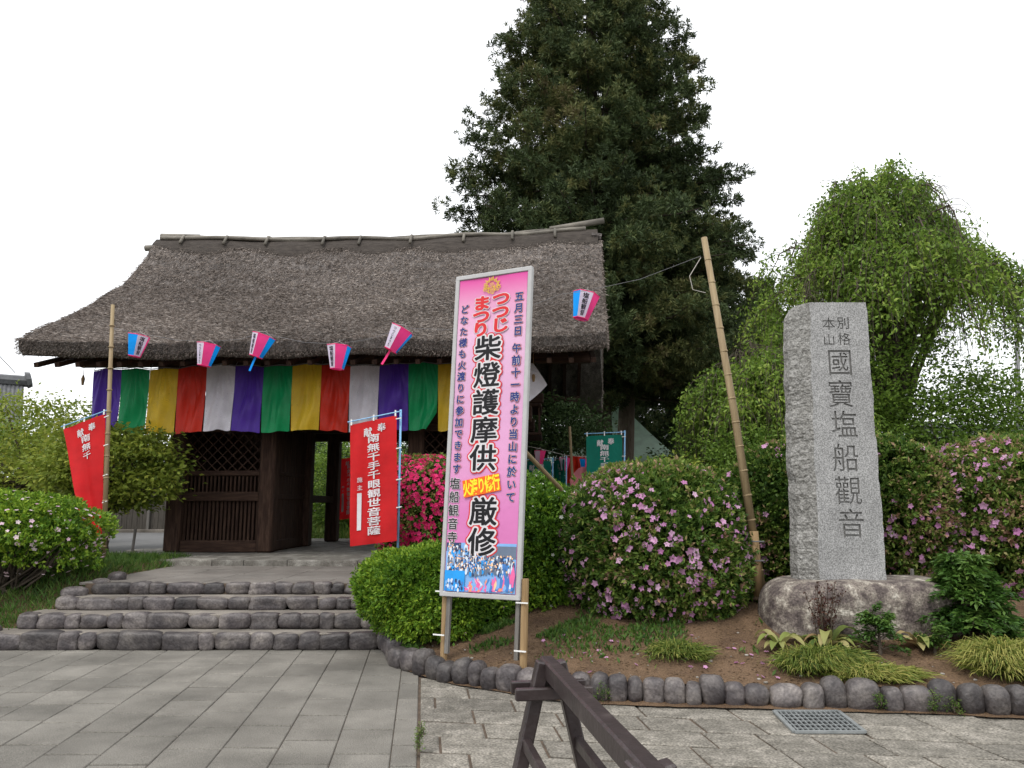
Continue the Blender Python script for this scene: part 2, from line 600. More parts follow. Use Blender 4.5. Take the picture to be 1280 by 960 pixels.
def azalea(name, label, cat, c, r, ntips, leafm, L=.054, flowers=None, zmin=0.3, group=None, seed=1, lump=.1, stems=22,
           under=.0, flat=1.0, fl_bias=None, tone_mu=.42):
    """rounded shrub: whorls of leaves on shoot tips over a lumpy shell, twiggy inside, flowers as their own part"""
    c, r = np.array(c, float), np.array(r, float)
    g = np.array([c[0], c[1], zmin])
    t = thing(name, label, cat, g, group)
    d = unit(rng.normal(size=(ntips, 3)))
    d[:, 2] = np.where(d[:, 2] < -.75, -d[:, 2], d[:, 2])
    rad = 1 + lump * wob(d, 4.0, seed) + lump * .5 * wob(d, 11.0, seed + 50)
    rad = rad / boxy(d)
    rad = rad + .03 * wob(d, 27.0, seed + 90) + np.where(rng.uniform(0, 1, ntips) < .04, rng.uniform(0, .09, ntips), 0)
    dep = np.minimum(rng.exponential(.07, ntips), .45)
    P = c + d * r * (rad * (1 - dep))[:, None]
    ok = P[:, 2] > zmin + .03
    P, d, dep = P[ok], d[ok], dep[ok]
    N = unit(d / r + np.array([0, 0, .15]))
    n = len(P)
    k = 7
    tonec = tone_mu + .22 * wob(P, 5, seed + 9) + rng.normal(0, .1, n) - dep * .6 + np.where(rng.uniform(0, 1, n) < .2, .36, 0) * (leafm is M['azalea_olive'])  # tone falls with depth: shade inside the shrub put into leaf colour
    PP = np.repeat(P, k, 0)
    NN = np.repeat(N, k, 0)
    D = unit(NN * .75 + rng.normal(size=(n * k, 3)) * .7)
    PP = PP + rng.normal(size=PP.shape) * .012
    Ls = L * rng.uniform(.65, 1.25, n * k)
    V = leafquads(PP, D, Ls, .46)
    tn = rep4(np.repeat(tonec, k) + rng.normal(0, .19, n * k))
    # inner, larger and sparser leaves so the core is never hollow; inner shade painted into their tone
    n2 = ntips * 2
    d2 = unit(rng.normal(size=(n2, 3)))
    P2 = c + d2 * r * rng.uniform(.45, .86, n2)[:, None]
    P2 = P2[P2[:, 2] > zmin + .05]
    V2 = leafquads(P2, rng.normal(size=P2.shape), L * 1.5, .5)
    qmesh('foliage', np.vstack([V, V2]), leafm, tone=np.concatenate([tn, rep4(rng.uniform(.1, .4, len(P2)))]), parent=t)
    st = MB()
    for i in range(stems):
        dd = unit(rng.normal(size=3))
        dd[2] = abs(dd[2]) * .8 - .15
        e = c + dd * r * rng.uniform(.8, .95)
        b0 = g + np.array([rng.normal() * r[0] * .1, rng.normal() * r[1] * .1, -.05])
        m1 = b0 * .5 + e * .5 + np.array([0, 0, -.12 * r[2]]) + rng.normal(size=3) * .04
        st.tube([b0, m1, e], [.018, .012, .004], 5)
    st.obj('stem', M['twig'], t)
    if flowers:
        fm, nf, fs, clus = flowers
        fd = unit(rng.normal(size=(nf * 6, 3)))
        keep = (wob(fd, 5.0, seed + 77) + rng.normal(0, .35, len(fd))) > clus
        if fl_bias is not None:
            keep &= (fd @ unit(np.array(fl_bias))) + rng.normal(0, .4, len(fd)) > 0
        fd = fd[keep][:nf]
        fr = (1 + lump * wob(fd, 4.0, seed) + lump * .5 * wob(fd, 11.0, seed + 50)) / boxy(fd)
        FP = c + fd * r * (fr * 1.015)[:, None]
        o2 = FP[:, 2] > zmin + .06
        FP, fd = FP[o2], fd[o2]
        FN = unit(fd / r + rng.normal(size=fd.shape) * .35)
        fv = star_flowers(FP, FN, fs * rng.uniform(.55, 1.2, len(FP)))
        ft = np.repeat(np.clip(rng.normal(.5, .22, len(FP)), 0, 1), 20)
        qmesh('blossom', fv, fm, tone=ft, parent=t)
    return t


def clump_leaves(centres, sizes, per, L, wr, flat=.5, droop=0.0, base_tone=.45, seed=3, tvar=.2):
    """leafy branchlets: gaussian, flattened clumps"""
    centres = np.asarray(centres, float)
    n = len(centres)
    sizes = np.broadcast_to(np.asarray(sizes, float), (n,))
    C_ = np.repeat(centres, per, 0)
    Z = np.repeat(sizes, per)[:, None]
    off = rng.normal(size=(n * per, 3)) * np.array([1, 1, flat])
    P = C_ + off * Z * .5
    D = unit(off * np.array([1, 1, .6]) + rng.normal(size=off.shape) * .7 + np.array([0, 0, -droop]))
    V = leafquads(P, D, L * rng.uniform(.7, 1.3, n * per), wr)
    tc = base_tone + tvar * wob(centres, 1.6, seed) + rng.normal(0, tvar * .5, n)
    return V, rep4(np.repeat(tc, per) + rng.normal(0, .12, n * per))


def limb(mb, p, q, r0, r1, sag=0.0, n=6, jit=.05, mi=0, sides=7):
    p, q = np.array(p, float), np.array(q, float)
    L = np.linalg.norm(q - p)
    s = np.linspace(0, 1, n)[:, None]
    pts = p + (q - p) * s
    pts[:, 2] += sag * (4 * s[:, 0] * (1 - s[:, 0]))
    pts[1:-1] += rng.normal(size=(n - 2, 3)) * jit * L * .4
    mb.tube(pts, np.linspace(r0, r1, n), sides, mi)
    return pts


def leafy_tree(name, label, cat, base, htrunk, crown_c, crown_r, nclump, per, L, leafm, trunk_r=.12, size=.5, flat=.5, nlimb=14,
               seed=5, group=None, barkm='twig', hollow=.35, zmin=None, wr=.5, droop=.2, base_tone=.45, lumps=.25):
    base = np.array(base, float)
    c, r = np.array(crown_c, float), np.array(crown_r, float)
    t = thing(name, label, cat, base, group)
    d = unit(rng.normal(size=(nclump * 2, 3)))
    rad = (1 + lumps * wob(d, 3.5, seed)) * (hollow + (1 - hollow) * rng.uniform(0, 1, nclump * 2) ** .45)
    P = c + d * r * rad[:, None]
    gap = wob(P, 5.0 / max(.6, r.min()), seed + 4)
    P = P[gap > -.75]
    if zmin is not None:
        P = P[P[:, 2] > zmin]
    P = P[:nclump]
    V, tn = clump_leaves(P, size, per, L, wr, flat, droop, base_tone, seed)
    qmesh('crown', V, leafm, tone=tn, parent=t)
    tb = MB()
    top = np.array([base[0] * .7 + c[0] * .3, base[1] * .7 + c[1] * .3, base[2] + htrunk])
    limb(tb, base - np.array([0, 0, .2]), top, trunk_r, trunk_r * .7, jit=.04)
    for i in range(nlimb):
        q = P[rng.integers(len(P))]
        limb(tb, top + rng.normal(size=3) * .03, q, trunk_r * .45, .008, sag=.1, jit=.08, sides=5)
    tb.obj('trunk', M[barkm], t, smooth=True)
    return t


def tuft(name, label, cat, c, rx, ry, n, L, leafm, wd=.008, group=None, lean=(0, 0), mu=.5, zfn=None, mound=.0):
    """arching blades rising from an oval patch"""
    c = np.array(c, float)
    t = thing(name, label, cat, c, group)
    q = rng.normal(size=(n, 2)) * .42
    q = q[(q ** 2).sum(1) < 1]
    n = len(q)
    P = np.stack([c[0] + q[:, 0] * rx, c[1] + q[:, 1] * ry, np.full(n, c[2])], 1)
    if zfn is not None:
        P[:, 2] = zfn(P[:, 0], P[:, 1])
    P[:, 2] += mound * (1 - (q ** 2).sum(1))
    out2 = np.stack([q[:, 0] + rng.normal(0, .35, n) + lean[0], q[:, 1] + rng.normal(0, .35, n) + lean[1], np.zeros(n)], 1)
    Ln = L * rng.uniform(.6, 1.25, n)[:, None]
    h = unit(out2 * 1.0 + np.array([0, 0, .9]))
    p1 = P + h * Ln * .45
    h2 = unit(out2 * 1.6 + np.array([0, 0, .15]))
    p2 = p1 + h2 * Ln * .35
    h3 = unit(out2 * 1.4 + np.array([0, 0, -.7]))
    p3 = p2 + h3 * Ln * .3
    sd = unit(np.cross(h, rng.normal(size=(n, 3)))) * wd
    q1 = np.stack([P - sd * .7, P + sd * .7, p1 + sd, p1 - sd], 1)
    q2 = np.stack([p1 - sd, p1 + sd, p2 + sd * .8, p2 - sd * .8], 1)
    q3 = np.stack([p2 - sd * .8, p2 + sd * .8, p3 + sd * .1, p3 - sd * .1], 1)
    V = np.stack([q1, q2, q3], 1).reshape(-1, 3)
    tn = np.clip(rng.normal(mu, .25, n), 0, 1)
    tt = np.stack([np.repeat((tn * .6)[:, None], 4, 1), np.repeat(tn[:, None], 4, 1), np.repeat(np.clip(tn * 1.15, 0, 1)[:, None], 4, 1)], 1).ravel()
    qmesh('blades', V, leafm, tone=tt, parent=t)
    return t


# ------------------------------------------------------------------ writing
_gl = {}


def glyph(ch, off=0.0):
    """flat mesh of one character, em box centred on 0"""
    key = (ch, off)
    if key in _gl:
        return _gl[key]
    cu = bpy.data.curves.new('glyph', 'FONT')
    cu.body = ch
    cu.size = 1.0
    cu.align_x = 'CENTER'
    cu.offset = off
    cu.resolution_u = 3
    o = bpy.data.objects.new('glyph', cu)
    COL.objects.link(o)
    dg = bpy.context.evaluated_depsgraph_get()
    dg.update()
    me = bpy.data.meshes.new_from_object(o.evaluated_get(dg))
    V = np.array([(v.co.x, v.co.y - .355) for v in me.vertices]) if len(me.vertices) else np.zeros((0, 2))
    F = [tuple(p.vertices) for p in me.polygons]
    bpy.data.objects.remove(o)
    bpy.data.curves.remove(cu)
    bpy.data.meshes.remove(me)
    _gl[key] = (V, F)
    return V, F


def spread(off):
    """offsets whose union thickens a character by off (em)"""
    if off <= .004:
        return [(0, 0)]
    n = 6 if off < .03 else (10 if off < .07 else 14)
    o = [(off * cos(2 * pi * k / n), off * sin(2 * pi * k / n)) for k in range(n)]
    if off > .07:
        o += [(off * .5 * cos(2 * pi * k / 6), off * .5 * sin(2 * pi * k / 6)) for k in range(6)]
    return o


def write_v(mb, text, x, ytop, cell, fn, sx=1.0, sy=1.0, off=0.0, mi=0, step=None, slant=0.0):
    """vertical line of characters centred on x going down from ytop; fn maps (u,v) to a point"""
    y = ytop
    step = step or cell
    for ch in text:
        if ch == ' ':
            y -= step * .45
            continue
        V, F = glyph(ch, 0.0)
        if len(V):
            for k, (ox, oy) in enumerate(spread(off)):
                P = [fn(x + (a + ox + slant * b) * cell * sx, y - step / 2 + (b + oy) * cell * sy, k * 4e-5) for a, b in V]
                mb.add(P, F, mi)
        y -= step
    return y


# ================================================================== THE SETTING
def sheet(name, x0, x1, y0, y1, z, m, n=2):
    mb = MB()
    mb.grid(lambda a, b: (x0 + (x1 - x0) * a, y0 + (y1 - y0) * b, z), n, n)
    return mb.obj(name, m, kind='structure')


sheet('ground', -900, 900, -200, 1500, -.03, M['ground'])

# paving of the forecourt: lattice of single slabs over a joint bed
PD = np.array([-.114, .9935])
RD = np.array([.99, -.141])
WP = [GZ(*p, 0)[:2] for p in [(488, 810), (504, 835), (569, 854), (616, 862), (675, 872), (747, 878), (820, 881), (935, 884), (1050, 888), (1165, 891), (1280, 897)]]
WP = [np.array([-1.40, 8.95])] + WP + [WP[-1] + (WP[-1] - WP[-3]) * s for s in (.7, 1.4, 2.4)]
WP = np.array(WP)


def yw(x):
    return np.interp(x, WP[:, 0], WP[:, 1])


def slab(mb, q, z, g, tone, tilt=.0025, ch=.008, g2=None):
    """one slab: q = 4 ground corners; joint half-widths g (sides) and g2 (ends), chamfered edge"""
    q = np.array(q, float)
    g2 = g2 or g
    Lx, Ly = np.linalg.norm(q[1] - q[0]), np.linalg.norm(q[3] - q[0])

    def inset(dx, dy):
        fx, fy = dx / Lx, dy / Ly
        r_ = []
        for u, v in ((fx, fy), (1 - fx, fy), (1 - fx, 1 - fy), (fx, 1 - fy)):
            r_.append((q[0] * (1 - u) + q[1] * u) * (1 - v) + (q[3] * (1 - u) + q[2] * u) * v)
        return r_
    o, i = inset(g, g2), inset(g + ch, g2 + ch)
    zz = z + rng.normal(0, tilt, 4)
    V = [(*o[k], z - .03) for k in range(4)] + [(*o[k], zz[k] - .006) for k in range(4)] + [(*i[k], zz[k]) for k in range(4)]
    F = [(8, 9, 10, 11)]
    for k in range(4):
        j = (k + 1) % 4
        F += [(k, j, 4 + j, 4 + k), (4 + k, 4 + j, 8 + j, 8 + k)]
    mb.add(V, F, 0, tone)


pav = MB()
O = np.array([-.008, 0.0])
XA = np.array([1.0, 0.004])
edges = [-.17] + [-.17 - .375 * k for k in range(1, 40)]
prev = 0.0
for ci, e in enumerate(edges):
    b = -1.0 - rng.uniform(0, .6)
    while b < 8.98:
        l = rng.uniform(.44, .64) if ci else rng.uniform(.4, .7)
        b1 = min(b + l, 9.0)
        if b1 > .5 and b1 - b > .08:
            pav_q = [O + XA * e + PD * b, O + XA * prev + PD * b, O + XA * prev + PD * b1, O + XA * e + PD * b1]
            slab(pav, pav_q, 0, .0026, float(np.clip(rng.normal(.5, .28), 0, 1)), .0014, .006, .011)
        b = b1
    prev = e
pav.obj('plaza_paving', M['slab'], kind='structure')
blk = MB()
for k in range(-4, 24):
    # rows of rough blocks: row lines run along RD, ends along PD
    s0 = 0.012
    r0 = 7.55 - .365 * k
    s = s0 - rng.uniform(0, .3)
    while s < 11:
        l = rng.uniform(.36, .72)
        a0, a1 = max(s, s0), s + l
        if a1 - a0 > .1:
            def pt(a, y):
                base = O + PD * y / PD[1]
                return base + RD * a
            q = [pt(a0, r0 - .365), pt(a1, r0 - .365), pt(a1, r0), pt(a0, r0)]
            cx = np.mean([p[0] for p in q])
            cy = np.mean([p[1] for p in q])
            if .3 < cy < yw(cx) + .25:
                slab(blk, q, 0, .009, float(np.clip(rng.normal(.5, .25), 0, 1)), .003, .012, .012)
        s += l
blk.obj('stone_paving', M['block'], kind='structure')
sheet('paving_bed', -16, 12, -1, 9.2, -.012, M['mortar'])

# upper level beyond the steps
UP = .52
sheet('upper_ground', -120, 120, 11.0, 400, UP, M['ground'])
sheet('lane', -60, -7.4, 16.2, 29.5, UP + .03, M['asphalt'])


def hsoil(x, y):
    d = np.maximum(y - yw(x), 0)
    P = np.stack([np.ravel(x), np.ravel(y), np.zeros(np.size(x))], 1)
    return .145 + .475 * sm(d / 3.0) + .018 * wob(P, 5, 3).reshape(np.shape(x)) + .012 * wob(P, 16, 4).reshape(np.shape(x))


xs = np.concatenate([np.linspace(-1.40, 0, 60), np.linspace(.025, 9.5, 240)])
ts = np.linspace(0, 1, 110) ** 1.3
XX, TT = np.meshgrid(xs, ts)
YY = yw(XX) + .07 + TT * (16 - yw(XX))
ZZ = hsoil(XX, YY)
soil = MB()
nx = len(xs)
soil.add(np.stack([XX.ravel(), YY.ravel(), ZZ.ravel()], 1), [(j * nx + i, j * nx + i + 1, (j + 1) * nx + i + 1, (j + 1) * nx + i) for j in range(len(ts) - 1) for i in range(nx - 1)])
soil.obj('garden_soil', M['earth'], kind='structure', smooth=True)


def hbank(x, y):
    P = np.stack([np.ravel(x), np.ravel(y), np.zeros(np.size(x))], 1)
    return .02 + (.66 - .12 * sm((x + 5.75) / .3)) * sm((y - 8.75 + .12 * (x + 5.4)) / 2.1) + .03 * wob(P, 3, 8).reshape(np.shape(x))


bank = MB()
bank.grid(lambda a, b: (-14 + 8.65 * a, 8.9 + 5.0 * b, float(hbank(np.array(-14 + 8.65 * a), np.array(8.9 + 5.0 * b)).item())), 70, 60)
bank.obj('grass_bank', M['earth'], kind='structure', smooth=True)

# path between steps and gate
pth = MB()
b = 10.12
row = 0
while b < 13.2:
    b1 = b + .62
    x = -5.45 - rng.uniform(0, .1)
    while x < -.9:
        l = rng.uniform(.7, .95)
        slab(pth, [(x, b), (x + l, b), (x + l, b1), (x, b1)], .612, .004, float(rng.uniform(.2, .8)), .001, .006)
        x += l
    b = b1
pth.obj('upper_path', M['path'], kind='structure')
pb = MB()
pb.box((-3.15, 12.4, .35), (4.6, 4.6, .5))
pb.obj('path_bed', M['mortar'], kind='structure')


# ---- stones
def stone_mesh(s, seed, power=2.6, n=7, rough=.05):
    """rounded river stone of full size s centred on 0"""
    r_ = np.random.default_rng(seed)
    V, F = [], []
    idx = {}

    def vid(p):
        k = tuple(np.round(p, 5))
        if k not in idx:
            idx[k] = len(V)
            V.append(p)
        return idx[k]
    g = np.linspace(-1, 1, n)
    for a in range(3):
        for sg in (-1, 1):
            for i in range(n - 1):
                for j in range(n - 1):
                    q = []
                    for (u, v_) in ((g[i], g[j]), (g[i + 1], g[j]), (g[i + 1], g[j + 1]), (g[i], g[j + 1])):
                        p = np.zeros(3)
                        p[a] = sg
                        p[(a + 1) % 3] = u
                        p[(a + 2) % 3] = v_
                        q.append(vid(p))
                    F.append(tuple(q if sg > 0 else q[::-1]))
    V = np.array(V)
    nr = (np.abs(V) ** power).sum(1) ** (1 / power)
    V = V / nr[:, None]
    V = V * (1 + rough * wob(V, 2.6, seed) + rough * .5 * wob(V, 6, seed + 1))[:, None]
    return V * np.array(s) / 2, F


def put_stone(parent, c, s, rz, seed, tone, name='edge_stone', power=2.6, rough=.06, m='cobble'):
    V, F = stone_mesh(s, seed, power, 7, rough)
    a, b_ = cos(rz), sin(rz)
    V = np.stack([V[:, 0] * a - V[:, 1] * b_, V[:, 0] * b_ + V[:, 1] * a, V[:, 2]], 1) + np.array(c)
    mb = MB()
    mb.add(V, F, 0, tone)
    return mb.obj(name, M[m], parent, smooth=True)


# ================================================================== STEPS
steps = thing('stone_steps', 'four wide stone steps edged with rounded dark cobbles leading up to the gate', 'steps', (-3.6, 8.9, 0))
RIS = [(8.88, 0, .18, -7.3, -1.25), (9.21, .18, .34, -5.75, -1.3), (9.63, .34, .475, -5.55, -1.35), (10.06, .475, .61, -5.35, -1.35)]
for i, (y0, z0, z1, xa, xb) in enumerate(RIS):
    y1 = RIS[i + 1][0] + .1 if i < 3 else 10.3
    tr = MB()
    tr.box(((xa + xb) / 2, (y0 + .055 + y1) / 2, z1 - .056), (xb - xa, y1 - y0 - .055, .1), bev=.01)
    tr.obj('tread', M['concrete'], steps)
    x = xa
    while x < xb - .05:
        l = rng.choice([rng.uniform(.17, .28), rng.uniform(.28, .48)])
        l = min(l, xb - x + .1)
        h = z1 - z0 + .02 + rng.uniform(-.015, .015)
        put_stone(steps, (x + l / 2, y0 + .075 + rng.normal(0, .008), z0 + (z1 - z0) / 2 - .004), (l * 1.03, .17, h), rng.normal(0, .03), int(rng.integers(1e6)),
                  float(np.clip(rng.normal(.45, .28), 0, 1)), power=rng.uniform(3.2, 6.0), rough=.11)
        x += l * .985
# stones that climb the left flank of the steps
fl = [(-5.65, 9.35, .26), (-5.95, 9.1, .17), (-5.45, 9.7, .42), (-5.5, 9.95, .5), (-5.3, 10.2, .58), (-5.25, 10.5, .64), (-6.35, 9.02, .13), (-6.75, 8.98, .1)]
for (x, y, z) in fl:
    put_stone(steps, (x, y, z), (rng.uniform(.2, .32), .2, .16), rng.uniform(-.5, .5), int(rng.integers(1e6)), float(rng.uniform(.3, .8)))
for (x, y, z) in [(-1.28, 9.3, .25), (-1.3, 9.75, .4), (-1.3, 10.15, .55)]:
    put_stone(steps, (x, y, z), (.26, .3, .26), .3, int(rng.integers(1e6)), .4)

# ================================================================== EDGING WALL OF THE BED
edge = thing('cobble_edging', 'low curved edging of upright dark cobblestones holding back the brown soil', 'garden edging', (2, 6.6, 0))
seg = np.linalg.norm(np.diff(WP, axis=0), axis=1)
cum = np.concatenate([[0], np.cumsum(seg)])
s = .05
while s < cum[-1] - .1:
    l = rng.choice([rng.uniform(.12, .18), rng.uniform(.16, .26)])
    sm_ = s + l / 2
    x = np.interp(sm_, cum, WP[:, 0])
    y = np.interp(sm_, cum, WP[:, 1])
    x2 = np.interp(sm_ + .05, cum, WP[:, 0])
    y2 = np.interp(sm_ + .05, cum, WP[:, 1])
    a = math.atan2(y2 - y, x2 - x)
    h = rng.uniform(.2, .27)
    put_stone(edge, (x - sin(a) * .05 * -1, y + .06 + rng.normal(0, .012), h / 2 - .03), (l * 1.06, .2, h), a + rng.normal(0, .06), int(rng.integers(1e6)),
              float(np.clip(rng.normal(.33, .25), 0, 1)), power=rng.uniform(2.2, 3.4), rough=.1)
    s += l * .985
bed = MB()
pts = [(x, yw(x)) for x in np.linspace(-1.38, 9, 60)]
for (x0, y0), (x1, y1) in zip(pts[:-1], pts[1:]):
    bed.add([(x0, y0 + .05, 0), (x1, y1 + .05, 0), (x1, y1 + .05, .12), (x0, y0 + .05, .12), (x0, y0 + .14, .142), (x1, y1 + .14, .142)], [(0, 1, 2, 3), (3, 2, 5, 4)])
bed.obj('mortar_backing', M['mortar'], edge)
dl_ = MB()
xs_ = np.linspace(-1.36, 8, 260)
wd_ = .05 + .05 * np.abs(wob(np.stack([xs_, xs_ * 0, xs_ * 0], 1), 5, 91)) + .03 * np.abs(wob(np.stack([xs_, xs_ * 0, xs_ * 0], 1), 23, 92))
dl_.add([(x, yw(x) + .03, .022) for x in xs_] + [(x, yw(x) - w_, .0125) for x, w_ in zip(xs_, wd_)], [(i, i + 1, 260 + i + 1, 260 + i) for i in range(259)])
dl_.obj('washed_soil', M['earth'], edge)

# drain grate in the paving
gq = [GZ(968, 891, 0), GZ(1044, 890.5, 0), GZ(1081, 917, 0), GZ(993, 917, 0)]
g0, gx, gy = gq[3], gq[2] - gq[3], gq[0] - gq[3]
gl, gw = np.linalg.norm(gx), np.linalg.norm(gy)
ex, ey = gx / gl, gy / gw
gr = thing('drain_grate', 'rectangular steel drain grate set in the stone paving before the cobble edging', 'drain grate', g0)
fr = MB()
pit_shade = MB()
pit_shade.add([g0 + (0, 0, .004), g0 + gx + (0, 0, .004), g0 + gx + gy + (0, 0, .004), g0 + gy + (0, 0, .004)], [(0, 1, 2, 3)])
pit_shade.obj('pit_shade', M['black'], gr)  # flat black sheet: the shade below the grate put in as colour
zz = np.array([0, 0, .012])
for p, q in ((g0, g0 + gx), (g0 + gy, g0 + gx + gy)):
    fr.bar(p + zz, q + zz, .03, .016)
for p, q in ((g0, g0 + gy), (g0 + gx, g0 + gx + gy)):
    fr.bar(p + zz, q + zz, .03, .015)
fr.obj('frame', M['steel'], gr)
br = MB()
for k in range(1, 13):
    p = g0 + gx * k / 13
    br.bar(p + zz * .9, p + gy + zz * .9, .009, .01)
for k in range(1, 6):
    p = g0 + gy * k / 6
    br.bar(p + zz * .85, p + gx + zz * .85, .012, .008)
br.obj('grille', M['steel'], gr)

# ================================================================== THE GATE
GR = (-3.2, 16.95, .71)
GROT = radians(-2.9)
gate = thing('temple_gate', 'old wooden temple gate with a huge thatched gable roof behind the steps', 'temple gate', GR, rot=(0, 0, GROT))


def gobj(mb, name, mats, parent=gate, smooth=False, **kw):
    mb.v = [(x, y, z - .71) for x, y, z in mb.v]
    return mb.obj(name, mats, parent, world=False, smooth=smooth, **kw)


HL = 4.97
PROF = np.array([(-4.45, 4.25), (-3.5, 4.80), (-2.5, 5.36), (-1.5, 6.02), (-.8, 6.68), (-.3, 7.3)])
UND = [(4.18, 4.02), (3.0, 4.44), (1.5, 5.3), (0, 6.4)]


def uz(v):
    v = np.abs(v)
    return np.interp(v, [0, 1.5, 3.0, 4.18, 4.5], [6.4, 5.3, 4.44, 4.02, 3.92])


def topz(v):
    v = -np.abs(v)
    return np.interp(v, PROF[:, 0], PROF[:, 1])


loop = []
for v in np.linspace(-4.45, -.25, 22):
    loop.append((v, topz(v)))
for v in np.linspace(.25, 4.45, 22):
    loop.append((v, topz(v)))
loop += [(4.40, 4.10), (4.25, 4.02)]
for v in np.linspace(4.0, -4.0, 20):
    loop.append((v, uz(v)))
loop += [(-4.25, 4.02), (-4.40, 4.10)]
loop = np.array(loop)
nl = len(loop)


def splay(P):
    P[:, 0] += np.clip(P[:, 0] / HL, 0, 2) ** 3 * .052 * (P[:, 1] + 4.45)
    return P


def lift(u, z):
    k = np.clip((z - 4.2) / 3.2, 0, 1)
    return .13 * (u / HL) ** 2 * k + .10 * np.abs(u / HL) ** 5 * (1 - k)


th = MB()
us = np.linspace(-HL, HL, 74)
V = []
for u in us:
    for (v, z) in loop:
        V.append((u, v, z + lift(u, z)))
V = np.array(V)
n_ = wob(V, 1.7, 21) * .035 + wob(V, 7, 22) * .022
endk = np.abs(V[:, 0]) > HL - .01
V[:, 2] += n_
V[:, 1] += n_ * np.sign(V[:, 1]) * .6
V[endk, 0] += wob(V[endk], 6, 23) * .03
V = splay(V)
F = [(i * nl + j, (i + 1) * nl + j, (i + 1) * nl + (j + 1) % nl, i * nl + (j + 1) % nl) for i in range(len(us) - 1) for j in range(nl)]
F += [tuple(range(nl)), tuple((len(us) - 1) * nl + j for j in range(nl - 1, -1, -1))]
th.add(V, F)
roof = gobj(th, 'thatched_roof', M['thatch'], smooth=False)

# loose straw lying on and hanging from the thatch
ns = 160000
u = rng.uniform(-HL - .02, HL + .02, ns)
sv = rng.uniform(.25, 4.45, ns)
front = rng.uniform(0, 1, ns) < .8
v = np.where(front, -sv, sv)
z = topz(v) + lift(u, topz(v))
P0 = np.stack([u, v, z], 1)
nn = wob(P0, 1.7, 21) * .035 + wob(P0, 7, 22) * .022
P0[:, 2] += nn + .006
P0[:, 1] += nn * np.sign(v) * .6
dz = (topz(v + np.sign(v) * .1) - topz(v)) / .1
D = np.stack([np.zeros(ns), np.sign(v), dz], 1)
D = unit(D)
Nn = np.stack([np.zeros(ns), -np.sign(v) * dz, np.ones(ns)], 1)
Nn = unit(Nn)
D2 = unit(D + rng.normal(size=(ns, 3)) * np.array([.5, .2, .2]) + Nn * rng.normal(.12, .16, ns)[:, None])
Ls = rng.uniform(.05, .14, ns)
V1 = leafquads(P0, D2, Ls, .11, .0, 1.5)
tn1 = rep4(.45 + .2 * wob(P0, 2.2, 31) + rng.normal(0, .2, ns))
# fringe at the cut eaves and verges
nf = 26000
u = rng.uniform(-HL, HL, nf)
k = rng.uniform(0, 1, nf) ** .7
v = -4.45 + .25 * k * rng.uniform(0, 1, nf)
z = 4.27 - .24 * k
P1 = np.stack([u, v, z + lift(u, np.full(nf, 4.2))], 1)
P1 += np.stack([np.zeros(nf), -.01 * np.ones(nf), wob(P1, 1.7, 21) * .035 + wob(P1, 7, 22) * .022], 1)
V2 = leafquads(P1, unit(np.array([0, -.75, -.65]) + rng.normal(size=(nf, 3)) * .3), rng.uniform(.02, .06, nf), .2, 0, 1.5)
tn2 = rep4(rng.normal(.22, .15, nf))
nv = 16000
sd = np.where(rng.uniform(0, 1, nv) < .5, -1, 1)
v = rng.uniform(-4.45, 4.45, nv)
zt = topz(v)
zb = np.maximum(uz(v), 4.02)
kk = rng.uniform(0, 1, nv)
z = zt * (1 - kk) + zb * kk
P2 = np.stack([sd * (HL + .01), v, z + lift(sd * HL, zt)], 1)
V3 = leafquads(P2, unit(np.stack([sd * .8, np.sign(v) * .3, -.5 * np.ones(nv)], 1) + rng.normal(size=(nv, 3)) * .35), rng.uniform(.02, .06, nv), .2, 0, 1.5)
tn3 = rep4(rng.normal(.35, .2, nv))
VV = splay(np.vstack([V1, V2, V3]))
VV[:, 2] -= .71
qmesh('straw', VV, M['straw'], tone=np.concatenate([tn1, tn2, tn3]), parent=roof, world=False)

# ridge cap
rc = MB()
us2 = np.linspace(-HL - .06, HL + .16, 60)
cap = [(-.5, 6.98), (-.42, 7.2), (-.3, 7.42), (-.16, 7.56), (.16, 7.56), (.3, 7.42), (.42, 7.2), (.5, 6.98)]
V = np.array([(u, v, z + lift(u, 7.4)) for u in us2 for v, z in cap])
V += np.stack([np.zeros(len(V)), wob(V, 5, 41) * .03, wob(V, 3, 42) * .03], 1)
nc = len(cap)
F = [(i * nc + j, (i + 1) * nc + j, (i + 1) * nc + j + 1, i * nc + j + 1) for i in range(len(us2) - 1) for j in range(nc - 1)]
F += [tuple(range(nc)), tuple((len(us2) - 1) * nc + j for j in range(nc - 1, -1, -1))]
rc.add(V, F)
gobj(rc, 'ridge_cap', M['bark_cap'])
rb = MB()
for (v, dz_, r_) in ((-.17, 7.58, .05), (-.06, 7.62, .045), (.08, 7.61, .05), (.2, 7.57, .045)):
    pts = [(u, v + .02 * sin(u * 3 + v * 9), dz_ + lift(u, 7.4) + .025 * sin(u * 2.3 + v * 20)) for u in np.linspace(-HL + .05, HL - .1, 30)]
    rb.tube(pts, r_, 6)
for k in range(9):
    u = -HL + .6 + k * 1.08 + rng.normal(0, .16)
    rb.tube([(u, -.38, 7.38 + lift(u, 7.4)), (u, -.2, 7.62 + lift(u, 7.4)), (u, 0, 7.66 + lift(u, 7.4)), (u, .2, 7.62 + lift(u, 7.4)), (u, .38, 7.38 + lift(u, 7.4))], .035, 6)
gobj(rb, 'ridge_bamboo', M['bamboo_grey'], smooth=True)
